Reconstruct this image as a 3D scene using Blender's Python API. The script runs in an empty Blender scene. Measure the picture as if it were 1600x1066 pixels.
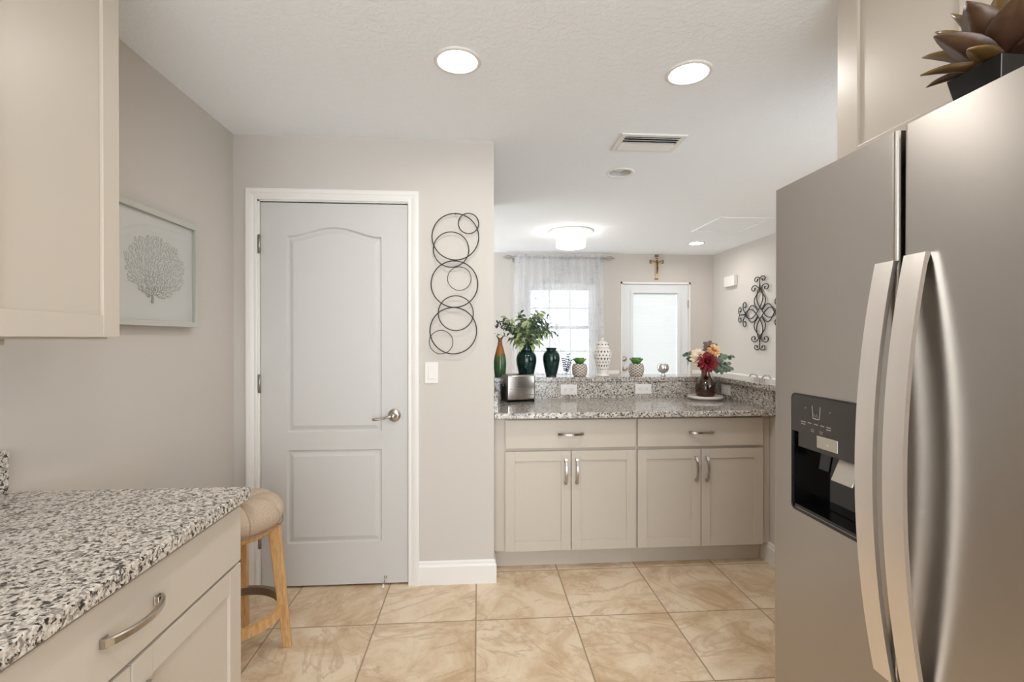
import bpy, bmesh, math, random
from mathutils import Matrix, Vector
from math import pi, sin, cos, radians

# ------------------------------------------------------------------ camera, sky, exposure
scn = bpy.context.scene
COL = scn.collection
cam_data = bpy.data.cameras.new('camera')
cam = bpy.data.objects.new('camera', cam_data)
COL.objects.link(cam)
cam.location = (0, 0, 1.3242)
cam.rotation_euler = (pi / 2 - 0.0041, 0, -0.0695)
cam_data.sensor_fit = 'HORIZONTAL'
cam_data.sensor_width = 36
cam_data.lens = 749.0 * 36 / 1600
cam_data.clip_start = 0.02
scn.camera = cam

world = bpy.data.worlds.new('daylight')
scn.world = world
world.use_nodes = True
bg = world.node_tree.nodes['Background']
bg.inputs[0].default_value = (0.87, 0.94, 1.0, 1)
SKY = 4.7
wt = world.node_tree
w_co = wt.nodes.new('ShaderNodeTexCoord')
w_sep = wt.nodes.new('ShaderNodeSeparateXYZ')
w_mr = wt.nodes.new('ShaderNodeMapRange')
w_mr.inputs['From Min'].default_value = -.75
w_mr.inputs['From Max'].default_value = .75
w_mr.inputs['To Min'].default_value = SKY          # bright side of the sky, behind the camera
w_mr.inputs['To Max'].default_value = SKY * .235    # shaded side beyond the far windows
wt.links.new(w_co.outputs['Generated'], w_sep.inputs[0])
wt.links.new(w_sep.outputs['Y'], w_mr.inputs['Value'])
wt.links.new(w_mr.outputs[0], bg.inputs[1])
CAN = 100.0        # emission of the lit recessed lamps
FLUSH = 5.0

scn.view_settings.view_transform = 'Standard'
scn.view_settings.look = 'None'
scn.view_settings.gamma = 1
scn.view_settings.use_curve_mapping = False
scn.view_settings.exposure = 0.53
scn.cycles.sample_clamp_indirect = 6
scn.cycles.max_bounces = 10
scn.cycles.diffuse_bounces = 6
scn.cycles.transparent_max_bounces = 16
scn.cycles.caustics_reflective = False
scn.cycles.caustics_refractive = False

# ------------------------------------------------------------------ helpers
OFF = {}


class MB:
    """collects shapes into one mesh; M is a placing matrix"""

    def __init__(self, M=None):
        self.bm = bmesh.new()
        self.M = M if M is not None else Matrix()
        self.mi = 0

    def _take(self, bm, M=None):
        T = self.M @ M if M is not None else self.M
        vm = [self.bm.verts.new(T @ v.co) for v in bm.verts]
        bm.verts.index_update()
        for f in bm.faces:
            try:
                nf = self.bm.faces.new([vm[v.index] for v in f.verts])
                nf.smooth = f.smooth
                nf.material_index = self.mi
            except ValueError:
                pass
        bm.free()

    def box(self, x0, x1, y0, y1, z0, z1, bev=0.0, M=None, seg=2):
        b = bmesh.new()
        bmesh.ops.create_cube(b, size=1)
        for v in b.verts:
            v.co = Vector((x0 + (v.co.x + .5) * (x1 - x0), y0 + (v.co.y + .5) * (y1 - y0), z0 + (v.co.z + .5) * (z1 - z0)))
        if bev > 0:
            bmesh.ops.bevel(b, geom=list(b.edges), offset=bev, segments=seg, affect='EDGES', profile=.5)
        b.normal_update()
        self._take(b, M)
        return self

    def poly(self, pts, faces, smooth=False, M=None):
        T = self.M @ M if M is not None else self.M
        vs = [self.bm.verts.new(T @ Vector(p)) for p in pts]
        for f in faces:
            try:
                nf = self.bm.faces.new([vs[i] for i in f])
                nf.smooth = smooth
                nf.material_index = self.mi
            except ValueError:
                pass
        return self

    def lathe(self, prof, c=(0, 0, 0), seg=32, smooth=True, rfun=None, M=None, cap=True):
        pts, faces = [], []
        n = len(prof)
        for i, (r, z) in enumerate(prof):
            for j in range(seg):
                a = 2 * pi * j / seg
                rr = r * (rfun(a, z) if rfun else 1)
                pts.append((c[0] + rr * cos(a), c[1] + rr * sin(a), c[2] + z))
        for i in range(n - 1):
            for j in range(seg):
                k = (j + 1) % seg
                faces.append((i * seg + j, i * seg + k, (i + 1) * seg + k, (i + 1) * seg + j))
        if cap:
            if prof[0][0] > 1e-5:
                faces.append(tuple(reversed(range(seg))))
            if prof[-1][0] > 1e-5:
                faces.append(tuple((n - 1) * seg + j for j in range(seg)))
        return self.poly(pts, faces, smooth, M)

    def tube(self, path, r, seg=8, closed=False, M=None, smooth=True):
        P = [Vector(p) for p in path]
        n = len(P)
        rs = r if isinstance(r, (list, tuple)) else [r] * n
        up = None
        pts, faces = [], []
        for i in range(n):
            if closed:
                t = P[(i + 1) % n] - P[i - 1]
            else:
                t = P[min(i + 1, n - 1)] - P[max(i - 1, 0)]
            t = t.normalized() if t.length > 1e-9 else Vector((0, 0, 1))
            if up is None:
                a = Vector((0, 0, 1)) if abs(t.z) < .9 else Vector((1, 0, 0))
                up = (a - t * a.dot(t)).normalized()
            else:
                up = up - t * up.dot(t)
                up = up.normalized() if up.length > 1e-6 else t.orthogonal().normalized()
            s = t.cross(up)
            for j in range(seg):
                a = 2 * pi * j / seg
                pts.append(P[i] + (up * cos(a) + s * sin(a)) * rs[i])
        m = n if closed else n - 1
        for i in range(m):
            k2 = (i + 1) % n
            for j in range(seg):
                k = (j + 1) % seg
                faces.append((i * seg + j, i * seg + k, k2 * seg + k, k2 * seg + j))
        if not closed:
            faces.append(tuple(reversed(range(seg))))
            faces.append(tuple((n - 1) * seg + j for j in range(seg)))
        return self.poly(pts, faces, smooth, M)

    def strip(self, path, prof, closed=False, M=None, smooth=False, up=(0, 0, 1)):
        """sweeps a closed 2D profile (side, up) along a path"""
        P = [Vector(p) for p in path]
        n, m = len(P), len(prof)
        pts, faces = [], []
        for i in range(n):
            t = (P[(i + 1) % n] - P[i - 1]) if closed else (P[min(i + 1, n - 1)] - P[max(i - 1, 0)])
            t.normalize()
            u = Vector(up)
            s = t.cross(u).normalized()
            u = s.cross(t)
            for a, b in prof:
                pts.append(P[i] + s * a + u * b)
        for i in range(n if closed else n - 1):
            k2 = (i + 1) % n
            for j in range(m):
                k = (j + 1) % m
                faces.append((i * m + j, i * m + k, k2 * m + k, k2 * m + j))
        if not closed:
            faces.append(tuple(reversed(range(m))))
            faces.append(tuple((n - 1) * m + j for j in range(m)))
        return self.poly(pts, faces, smooth, M)

    def ball(self, c, r, sx=1, sy=1, sz=1, seg=16, M=None):
        prof = [(max(1e-6, r * sin(pi * i / 10)), -r * cos(pi * i / 10) * sz) for i in range(11)]
        b = MB(self.M)
        b.bm.free()
        b.bm = self.bm
        pts, faces = [], []
        for i, (rr, z) in enumerate(prof):
            for j in range(seg):
                a = 2 * pi * j / seg
                pts.append((c[0] + rr * cos(a) * sx, c[1] + rr * sin(a) * sy, c[2] + z))
        for i in range(10):
            for j in range(seg):
                k = (j + 1) % seg
                faces.append((i * seg + j, i * seg + k, (i + 1) * seg + k, (i + 1) * seg + j))
        return self.poly(pts, faces, True, M)

    def leaf(self, p, d, up, L, W, curl=.3, fold=.15, seg=6, tip=1.0, base=.12, M=None):
        """a pointed blade growing from p along d, bending away from up"""
        p, d, up = Vector(p), Vector(d).normalized(), Vector(up)
        s = d.cross(up)
        s = s.normalized() if s.length > 1e-6 else d.orthogonal().normalized()
        u = s.cross(d).normalized()
        pts, faces = [], []
        for i in range(seg + 1):
            t = i / seg
            w = W * .5 * (base * (1 - t) + sin(pi * min(1, t ** tip)) ** .8 * (1 if t < 1 else 0)) if t < 1 else 1e-4
            a = curl * t
            c = p + d * (L * t * cos(a)) - u * (L * t * sin(a))
            pts += [c - s * w + u * fold * w, c, c + s * w + u * fold * w]
        for i in range(seg):
            a = i * 3
            faces += [(a, a + 1, a + 4, a + 3), (a + 1, a + 2, a + 5, a + 4)]
        return self.poly(pts, faces, True, M)

    def ext(self, pts2, h0, h1, axis='z', M=None, bev=0.0):
        """extruded polygon; axis z: (x,y), axis y: (x,z), axis x: (y,z)"""
        b = bmesh.new()
        f3 = {'z': lambda p, h: (p[0], p[1], h), 'y': lambda p, h: (p[0], h, p[1]), 'x': lambda p, h: (h, p[0], p[1])}[axis]
        lo = [b.verts.new(f3(p, h0)) for p in pts2]
        hi = [b.verts.new(f3(p, h1)) for p in pts2]
        n = len(pts2)
        b.faces.new(lo)
        b.faces.new(list(reversed(hi)))
        for i in range(n):
            k = (i + 1) % n
            b.faces.new((lo[k], lo[i], hi[i], hi[k]))
        bmesh.ops.recalc_face_normals(b, faces=list(b.faces))
        if bev:
            bmesh.ops.bevel(b, geom=list(b.edges), offset=bev, segments=2, affect='EDGES', profile=.5)
        self._take(b, M)
        return self

    def build(self, name, mats, parent=None, recalc=True, at=None):
        if recalc:
            bmesh.ops.recalc_face_normals(self.bm, faces=list(self.bm.faces))
        me = bpy.data.meshes.new(name)
        mats = mats if isinstance(mats, (list, tuple)) else [mats]
        for m in mats:
            me.materials.append(m)
        vs = self.bm.verts
        if parent is not None:
            off = OFF[parent.name]
        elif at is not None:
            off = Vector(at)
        else:
            xs = [v.co.x for v in vs]; ys = [v.co.y for v in vs]; zs = [v.co.z for v in vs]
            off = Vector(((min(xs) + max(xs)) / 2, (min(ys) + max(ys)) / 2, min(zs)))
        for v in vs:
            v.co = v.co - off
        self.bm.to_mesh(me)
        self.bm.free()
        o = bpy.data.objects.new(name, me)
        COL.objects.link(o)
        if parent is not None:
            o.parent = parent
        else:
            o.location = off
        OFF[o.name] = off
        return o


def thing(name, label, cat, loc, group=None):
    o = bpy.data.objects.new(name, None)
    o.empty_display_size = .1
    COL.objects.link(o)
    o.location = loc
    OFF[o.name] = Vector(loc)
    return tag(o, label, cat, group)


def tag(o, label, cat, group=None):
    o['label'] = label
    o['category'] = cat
    if group:
        o['group'] = group
    return o


def struct(o):
    o['kind'] = 'structure'
    return o


def T(x, y, z, rz=0.0, rx=0.0, ry=0.0):
    return Matrix.Translation((x, y, z)) @ Matrix.Rotation(rz, 4, 'Z') @ Matrix.Rotation(ry, 4, 'Y') @ Matrix.Rotation(rx, 4, 'X')


def subsurf(o, n=1):
    m = o.modifiers.new('sub', 'SUBSURF')
    m.levels = n
    m.render_levels = n


# ------------------------------------------------------------------ materials
def srgb(r, g, b):
    f = lambda c: (c / 255 / 12.92) if c / 255 <= .04045 else ((c / 255 + .055) / 1.055) ** 2.4
    return (f(r), f(g), f(b), 1)


class NT:
    def __init__(self, name):
        self.m = bpy.data.materials.new(name)
        self.m.use_nodes = True
        self.t = self.m.node_tree
        self.b = self.t.nodes['Principled BSDF']
        self.out = self.t.nodes['Material Output']
        self._co = None

    def n(self, typ, **kw):
        nd = self.t.nodes.new(typ)
        for k, v in kw.items():
            if isinstance(k, str) and hasattr(nd, k):
                setattr(nd, k, v)
            else:
                nd.inputs[k].default_value = v
        return nd

    def l(self, a, b):
        self.t.links.new(a, b)
        return b

    @property
    def co(self):
        if self._co is None:
            self._co = self.n('ShaderNodeTexCoord').outputs['Object']
        return self._co

    def mapping(self, scale, vec=None):
        mp = self.n('ShaderNodeMapping')
        mp.inputs['Scale'].default_value = scale
        self.l(vec or self.co, mp.inputs[0])
        return mp.outputs[0]

    def noise(self, scale, detail=3, rough=.5, vec=None, dist=0.0):
        nd = self.n('ShaderNodeTexNoise')
        nd.inputs['Scale'].default_value = scale
        nd.inputs['Detail'].default_value = detail
        nd.inputs['Roughness'].default_value = rough
        nd.inputs['Distortion'].default_value = dist
        self.l(vec or self.co, nd.inputs['Vector'])
        return nd.outputs[0]

    def ramp(self, fac, stops, interp='LINEAR'):
        r = self.n('ShaderNodeValToRGB')
        r.color_ramp.interpolation = interp
        els = r.color_ramp.elements
        while len(els) < len(stops):
            els.new(.5)
        for e, (p, c) in zip(els, stops):
            e.position = p
            e.color = c if len(c) == 4 else (*c, 1)
        self.l(fac, r.inputs[0])
        return r.outputs[0]

    def math(self, op, a, b=None, c=None):
        nd = self.n('ShaderNodeMath', operation=op)
        for i, v in enumerate((a, b, c)):
            if v is None:
                continue
            if isinstance(v, (int, float)):
                nd.inputs[i].default_value = v
            else:
                self.l(v, nd.inputs[i])
        return nd.outputs[0]

    def mix(self, fac, a, b, blend='MIX'):
        nd = self.n('ShaderNodeMix', data_type='RGBA', blend_type=blend)
        for i, v in ((0, fac), (6, a), (7, b)):
            if isinstance(v, (int, float)):
                nd.inputs[i].default_value = v
            elif isinstance(v, tuple):
                nd.inputs[i].default_value = v
            else:
                self.l(v, nd.inputs[i])
        return nd.outputs[2]

    def bump(self, h, strength=.2, dist=.002):
        nd = self.n('ShaderNodeBump')
        nd.inputs['Strength'].default_value = strength
        nd.inputs['Distance'].default_value = dist
        self.l(h, nd.inputs['Height'])
        self.l(nd.outputs[0], self.b.inputs['Normal'])
        return nd

    def set(self, **kw):
        for k, v in kw.items():
            self.b.inputs[k.replace('_', ' ')].default_value = v
        return self

    def color(self, c):
        if isinstance(c, tuple):
            self.b.inputs['Base Color'].default_value = c
        else:
            self.l(c, self.b.inputs['Base Color'])
        return self


def paint(name, c, rough=.5, bump=0.0, scale=200, var=.0, spec=.5):
    k = NT(name)
    k.set(Roughness=rough)
    k.b.inputs['Specular IOR Level'].default_value = spec
    if var:
        n = k.noise(3, 3)
        k.color(k.mix(k.math('MULTIPLY', n, var), c, tuple(x * .82 for x in c[:3]) + (1,)))
    else:
        k.color(c)
    if bump:
        k.bump(k.noise(scale, 3, .6), bump, .003)
    return k.m


def metal(name, c, rough=.25, bump=0.0, scale=(1, 1, 1), aniso=0.0, rot=0.0):
    k = NT(name)
    k.set(Metallic=1.0, Roughness=rough)
    k.color(c)
    if aniso:
        k.set(Anisotropic=aniso, Anisotropic_Rotation=rot)
        tg = k.n('ShaderNodeTangent', direction_type='RADIAL', axis='Z')
        k.l(tg.outputs[0], k.b.inputs['Tangent'])
    if bump:
        n = k.noise(40, 4, .7, k.mapping(scale))
        k.l(k.math('MULTIPLY_ADD', n, .12, rough - .06), k.b.inputs['Roughness'])
        k.bump(n, bump, .0005)
    return k.m


M_wall = paint('wall_paint', srgb(200, 194, 187), .75, .12, 260, spec=.3)
M_ceil = None
k = NT('ceiling_texture')
k.set(Roughness=.9)
k.b.inputs['Specular IOR Level'].default_value = .1
k.color(srgb(243, 247, 252))
nn = k.ramp(k.noise(42, 4, .6, dist=.6), [(.42, (0, 0, 0)), (.6, (1, 1, 1))])
k.bump(nn, .3, .004)
M_ceil = k.m
M_trim = paint('white_trim_paint', srgb(228, 225, 221), .38)
M_doorp = NT('white_door_paint')
M_doorp.set(Roughness=.42)
M_doorp.color(srgb(200, 198, 195))
M_doorp.bump(M_doorp.noise(30, 4, .65, M_doorp.mapping((9, 1, .55))), .16, .002)
M_doorp = M_doorp.m
M_cab = paint('greige_cabinet_paint', srgb(194, 184, 171), .36)
M_cabin = paint('grey_brown_board', srgb(170, 158, 142), .6)  # grey-brown of the bar under the left wall cabinet
M_white = paint('white_plastic', srgb(222, 218, 213), .35)
M_black = paint('black_iron', srgb(26, 24, 23), .45)
M_dark = paint('dark_gap', srgb(20, 18, 17), .7)
M_nickel = metal('brushed_nickel', srgb(186, 178, 168), .24)
M_hinge = metal('satin_nickel', srgb(170, 165, 158), .35)
M_steel = metal('brushed_stainless', srgb(177, 171, 164), .33, .05, (.6, .6, 22), aniso=.6, rot=.25)
M_handle = metal('satin_handle_metal', srgb(236, 230, 224), .38, .03, (14, 14, .5))
M_toast = metal('toaster_steel', srgb(196, 190, 184), .2, .03, (1, 1, 30))
M_silver = metal('silver_flap', srgb(205, 200, 190), .4)
M_chrome = metal('mirror_silver', srgb(235, 233, 230), .22)
M_gblack = paint('gloss_black', srgb(10, 10, 11), .08)
M_panel = paint('charcoal_control_panel', srgb(52, 47, 45), .22)
M_ink = paint('panel_print', srgb(170, 165, 160), .5)

# granite
k = NT('speckled_granite')
k.set(Roughness=.09)
w1 = k.noise(112, 3, .55, dist=.5)
w2 = k.noise(80, 4, .6, k.mapping((1, 1.15, 1)), dist=.9)
w3 = k.noise(150, 2, .5, dist=.3)
base = k.ramp(w3, [(.32, srgb(168, 160, 150)), (.5, srgb(200, 192, 182)), (.68, srgb(220, 214, 206))])
grey = k.ramp(w2, [(.415, (1, 1, 1)), (.50, (0, 0, 0))])
c1 = k.mix(k.math('MULTIPLY', grey, .8), base, srgb(116, 108, 101))
blk = k.ramp(w1, [(.397, (1, 1, 1)), (.45, (0, 0, 0))])
c2 = k.mix(blk, c1, srgb(38, 35, 34))
tan = k.ramp(k.noise(48, 2, .5), [(.62, (0, 0, 0)), (.7, (1, 1, 1))])
c3 = k.mix(k.math('MULTIPLY', tan, .35), c2, srgb(176, 160, 142))
k.color(c3)
M_gran = k.m

# floor tile
TS, TX, TY = .4629, -.0132, 2.2557
k = NT('travertine_tile')
geo = k.n('ShaderNodeNewGeometry')
sep = k.n('ShaderNodeSeparateXYZ')
k.l(geo.outputs['Position'], sep.inputs[0])
gx = k.math('DIVIDE', k.math('SUBTRACT', sep.outputs[0], TX), TS)
gy = k.math('DIVIDE', k.math('SUBTRACT', sep.outputs[1], TY), TS)
ex = k.math('ABSOLUTE', k.math('SUBTRACT', k.math('FRACT', gx), .5))
ey = k.math('ABSOLUTE', k.math('SUBTRACT', k.math('FRACT', gy), .5))
e = k.math('MAXIMUM', ex, ey)
grout = k.ramp(e, [(.4915, (0, 0, 0)), (.4945, (1, 1, 1))])
cell = k.n('ShaderNodeCombineXYZ')
k.l(k.math('FLOOR', gx), cell.inputs[0])
k.l(k.math('FLOOR', gy), cell.inputs[1])
wn = k.n('ShaderNodeTexWhiteNoise', noise_dimensions='2D')
k.l(cell.outputs[0], wn.inputs['Vector'])
shift = k.n('ShaderNodeVectorMath', operation='MULTIPLY_ADD')
k.l(wn.outputs['Color'], shift.inputs[0])
shift.inputs[1].default_value = (7, 7, 7)
k.l(geo.outputs['Position'], shift.inputs[2])
rotv = k.n('ShaderNodeVectorRotate', rotation_type='Z_AXIS')
k.l(shift.outputs[0], rotv.inputs['Vector'])
k.l(k.math('MULTIPLY', wn.outputs['Value'], 6.28), rotv.inputs['Angle'])
V = rotv.outputs[0]
n1 = k.noise(4.2, 8, .66, V, .8)
basec = k.ramp(n1, [(.30, srgb(186, 156, 120)), (.44, srgb(212, 187, 155)), (.56, srgb(226, 207, 180)), (.72, srgb(231, 214, 188))])
n2 = k.noise(1.7, 7, .6, k.mapping((1, 2.0, 1), V), 1.3)
vein = k.ramp(n2, [(.47, (0, 0, 0)), (.497, (1, 1, 1)), (.503, (1, 1, 1)), (.53, (0, 0, 0))])
c1 = k.mix(k.math('MULTIPLY', k.math('MULTIPLY', vein, n1), .7), basec, srgb(168, 132, 98))
n3 = k.noise(1.4, 5, .6, V, 1.0)
vein2 = k.ramp(k.noise(6, 8, .68, V, 1.0), [(.60, (0, 0, 0)), (.72, (1, 1, 1))])
c2 = k.mix(k.math('MULTIPLY', k.math('MULTIPLY', vein2, n3), 1.2), c1, srgb(170, 134, 98))
pit = k.ramp(k.noise(70, 3, .6, V), [(.66, (0, 0, 0)), (.72, (1, 1, 1))])
c2 = k.mix(k.math('MULTIPLY', pit, .35), c2, srgb(150, 118, 88))
c3 = k.mix(grout, c2, srgb(158, 136, 112))
k.color(c3)
k.l(k.math('MULTIPLY_ADD', grout, .4, .3), k.b.inputs['Roughness'])
k.bump(k.math('SUBTRACT', k.math('MULTIPLY', n1, .15), grout), .35, .002)
M_tile = k.m

k = NT('oak_wood')
k.set(Roughness=.45)
wv = k.noise(14, 5, .65, k.mapping((7, 7, .8)), .6)
k.color(k.ramp(wv, [(.3, srgb(180, 136, 86)), (.5, srgb(206, 164, 110)), (.7, srgb(222, 184, 132))]))
M_oak = k.m
k = NT('beige_woven_fabric')
k.set(Roughness=.95)
wv = k.noise(300, 3, .7)
k.color(k.ramp(wv, [(.3, srgb(168, 148, 126)), (.7, srgb(216, 198, 177))]))
sp = k.n('ShaderNodeSeparateXYZ'); k.l(k.co, sp.inputs[0])
an = k.math('ABSOLUTE', k.math('SINE', k.math('MULTIPLY', k.math('ARCTAN2', sp.outputs[1], sp.outputs[0]), 4)))
seam = k.ramp(an, [(.015, (1, 1, 1)), (.06, (0, 0, 0))])
fc = k.ramp(wv, [(.3, srgb(168, 148, 126)), (.7, srgb(216, 198, 177))])
k.color(k.mix(k.math('MULTIPLY', seam, .6), fc, srgb(134, 112, 90)))
k.bump(k.math('SUBTRACT', wv, k.math('MULTIPLY', seam, 2.0)), .5, .002)
M_fabric = k.m
M_thread = paint('seam_thread', srgb(150, 128, 104), .9)
M_ring = metal('kick_plate_metal', srgb(150, 138, 126), .4)

# lamps
def emit(name, c, s):
    k = NT(name)
    k.color((0.8, 0.8, 0.8, 1))
    k.b.inputs['Emission Color'].default_value = c
    k.b.inputs['Emission Strength'].default_value = s
    return k.m


M_lens = emit('lit_lens', (1, .97, .93, 1), CAN)
M_flush = emit('lit_crystal', (1, .95, .88, 1), FLUSH)
M_coldlens = paint('unlit_lens', srgb(240, 238, 232), .3)
M_reflector = paint('lamp_reflector', srgb(205, 203, 200), .4)

# glass
def pane_glass(name, c=(1, 1, 1, 1), gl=.06):
    k = NT(name)
    tr = k.n('ShaderNodeBsdfTransparent')
    tr.inputs[0].default_value = c
    g = k.n('ShaderNodeBsdfGlossy')
    g.inputs['Roughness'].default_value = .02
    fr = k.n('ShaderNodeLayerWeight')
    mx = k.n('ShaderNodeMixShader')
    k.l(k.math('MULTIPLY_ADD', k.math('POWER', fr.outputs['Facing'], 4.0), .7, gl * .6), mx.inputs[0])
    k.l(tr.outputs[0], mx.inputs[1])
    k.l(g.outputs[0], mx.inputs[2])
    k.l(mx.outputs[0], k.out.inputs[0])
    return k.m


M_glass = pane_glass('clear_glass')
M_smoke = pane_glass('smoked_brown_glass', srgb(208, 186, 170), .12)
k = NT('sheer_curtain_fabric')
tr = k.n('ShaderNodeBsdfTransparent')
df = k.n('ShaderNodeBsdfDiffuse')
tl = k.n('ShaderNodeBsdfTranslucent')
for s in (df, tl):
    s.inputs[0].default_value = srgb(243, 247, 252)
uvn = k.n('ShaderNodeTexCoord').outputs['UV']
m1 = k.n('ShaderNodeMixShader'); m1.inputs[0].default_value = .5
k.l(df.outputs[0], m1.inputs[1]); k.l(tl.outputs[0], m1.inputs[2])
emb = k.noise(16, 5, .75, k.mapping((1.0, 1, 1.6)), 1.5)
emask = k.ramp(k.math('MULTIPLY', k.ramp(emb, [(.54, (0, 0, 0)), (.58, (1, 1, 1))]), k.ramp(k.noise(4, 2), [(.42, (0, 0, 0)), (.56, (1, 1, 1))])), [(.3, (0, 0, 0)), (.7, (1, 1, 1))])
d2 = k.n('ShaderNodeBsdfDiffuse'); d2.inputs[0].default_value = srgb(96, 98, 104)
m3 = k.n('ShaderNodeMixShader')
k.l(k.math('MULTIPLY', emask, .6), m3.inputs[0]); k.l(m1.outputs[0], m3.inputs[1]); k.l(d2.outputs[0], m3.inputs[2])
m2 = k.n('ShaderNodeMixShader')
k.l(k.math('MULTIPLY_ADD', emask, .3, .40), m2.inputs[0])
k.l(tr.outputs[0], m2.inputs[1]); k.l(m3.outputs[0], m2.inputs[2])
k.l(m2.outputs[0], k.out.inputs[0])
M_sheer = k.m
k = NT('white_blind_slat')
df = k.n('ShaderNodeBsdfDiffuse'); tl = k.n('ShaderNodeBsdfTranslucent'); mx = k.n('ShaderNodeMixShader')
for s in (df, tl):
    s.inputs[0].default_value = srgb(241, 241, 239)
mx.inputs[0].default_value = .72
k.l(df.outputs[0], mx.inputs[1]); k.l(tl.outputs[0], mx.inputs[2]); k.l(mx.outputs[0], k.out.inputs[0])
M_blind = k.m

# ceramics, plants
M_green = NT('dark_green_glaze')
M_green.set(Roughness=.1)
M_green.color(M_green.ramp(M_green.noise(22, 3), [(.3, srgb(8, 31, 28)), (.7, srgb(17, 50, 44))]))
M_green = M_green.m
M_ceramic = paint('white_ceramic', srgb(232, 226, 220), .3)
k = NT('green_to_amber_glaze')
k.set(Roughness=.16)
sp = k.n('ShaderNodeSeparateXYZ'); k.l(k.co, sp.inputs[0])
zz = k.math('ADD', sp.outputs[2], k.math('MULTIPLY', k.noise(35, 4, .6, k.mapping((1, 1, .35))), .09))
k.color(k.ramp(k.math('MULTIPLY', zz, 3.0), [(.38, srgb(62, 98, 62)), (.58, srgb(96, 112, 62)), (.66, srgb(176, 116, 54)), (.84, srgb(150, 98, 50)), (1, srgb(92, 74, 44))]))
M_bottle = k.m
k = NT('lattice_pot_glaze')
k.set(Roughness=.5)
sp = k.n('ShaderNodeSeparateXYZ'); k.l(k.co, sp.inputs[0])
ang = k.math('MULTIPLY', k.math('ARCTAN2', sp.outputs[1], sp.outputs[0]), 11)
zk = k.math('MULTIPLY', sp.outputs[2], 330)
dm = k.math('MINIMUM', k.math('ABSOLUTE', k.math('SINE', k.math('MULTIPLY', k.math('ADD', ang, zk), .5))), k.math('ABSOLUTE', k.math('SINE', k.math('MULTIPLY', k.math('SUBTRACT', ang, zk), .5))))
k.color(k.ramp(dm, [(.18, srgb(228, 221, 212)), (.42, srgb(140, 124, 110))]))
k.bump(k.math('SUBTRACT', 1.0, dm), .5, .004)
M_lattice = k.m


def leafmat(name, c1, c2, rough=.45, scale=30, tl=.0):
    k = NT(name)
    k.set(Roughness=rough)
    k.color(k.ramp(k.noise(scale, 3, .6), [(.35, c1), (.65, c2)]))
    return k.m


M_leaf = leafmat('deep_green_leaf', srgb(44, 62, 46), srgb(74, 96, 66))
M_leafv = leafmat('variegated_leaf', srgb(78, 118, 48), srgb(204, 212, 158), .4, 62)
M_succ = leafmat('succulent_leaf', srgb(52, 104, 42), srgb(92, 146, 62), .4)
M_euca = leafmat('eucalyptus_leaf', srgb(72, 88, 72), srgb(108, 122, 98), .6)
M_plum = leafmat('plum_leaf', srgb(92, 68, 64), srgb(126, 100, 92), .5)
M_stem = paint('plant_stem', srgb(70, 80, 50), .6)
M_red = leafmat('crimson_petal', srgb(96, 8, 16), srgb(138, 16, 26), .6)
M_cream = leafmat('cream_petal', srgb(236, 216, 184), srgb(248, 236, 214), .6)
M_peach = leafmat('peach_petal', srgb(226, 176, 116), srgb(242, 208, 156), .6)
M_agave = leafmat('bronze_agave_leaf', srgb(62, 38, 30), srgb(84, 60, 38), .32, 14)
M_agave2 = leafmat('olive_agave_leaf', srgb(84, 62, 30), srgb(118, 92, 44), .32, 14)
M_coral = paint('grey_coral_print', srgb(158, 156, 152), .6)
M_mat = paint('pale_picture_mat', srgb(206, 206, 202), .6, .05, 300)
M_frame = paint('silvery_frame', srgb(186, 186, 178), .35)
M_tan = paint('tan_cross_wood', srgb(204, 174, 136), .5, var=.3)
M_bronze = metal('bronze_figure', srgb(120, 92, 62), .4)
M_capm = metal('pewter_cap', srgb(120, 104, 88), .4)
M_palemetal = metal('pale_scroll_metal', srgb(190, 188, 184), .35)
M_door_ext = paint('white_entry_door_paint', srgb(222, 224, 226), .4)

# ------------------------------------------------------------------ room
ZC = 2.3976
XL, XR = -1.2821, 1.715
YD, XE = 2.6089, .0827
YF, XFR = 5.942, 2.99
YB = -2.8
FLX = -1.6   # left end of the far room
b = MB(); b.box(FLX - .15, XFR + .15, YB, YF + .15, -.08, 0)
struct(b.build('floor', M_tile, at=(0, 0, 0)))
b = MB()
_e = []


def _loop(pts_):
    vs_ = [b.bm.verts.new((x, y, ZC)) for x, y in pts_]
    _e.extend(b.bm.edges.new((vs_[i], vs_[(i + 1) % len(vs_)])) for i in range(len(vs_)))


CANS = ((-.081, 1.863), (.845, 1.883), (.911, 3.042), (2.43, 5.211), (-.081, .35), (.845, .35))
_loop([(FLX - .15, YB), (XFR + .15, YB), (XFR + .15, YF + .15), (FLX - .15, YF + .15)])
for x, y in CANS:
    _loop([(x + .0725 * cos(2 * pi * i / 40), y + .0725 * sin(2 * pi * i / 40)) for i in range(40)])
bmesh.ops.triangle_fill(b.bm, use_beauty=True, use_dissolve=False, edges=_e)
for f in b.bm.faces:
    if f.normal.z > 0:
        f.normal_flip()
b.box(FLX - .15, XFR + .15, YB, YF + .15, ZC + .16, ZC + .24)
struct(b.build('ceiling', M_ceil, at=(0, 0, ZC), recalc=False))
b = MB(); b.box(XL - .12, XL, YB, YD + .12, 0, ZC)
struct(b.build('wall_left', M_wall))
DX0, DX1, DZ = -1.149, -.377, 2.050
b = MB()
b.box(XL - .12, DX0, YD, YD + .115, 0, ZC); b.box(DX1, XE, YD, YD + .115, 0, ZC); b.box(DX0, DX1, YD, YD + .115, DZ, ZC)
struct(b.build('wall_pantry_front', M_wall))
b = MB(); b.box(XE - .115, XE, YD + .115, 3.75, 0, ZC); b.box(XL - .12, XE, 3.75, 3.865, 0, ZC); b.box(XL - .12, XL, YD + .12, 3.75, 0, ZC)
struct(b.build('wall_pantry_side', M_wall))
b = MB(); b.box(XR, XR + .12, YB, 1.52, 0, ZC)
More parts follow.
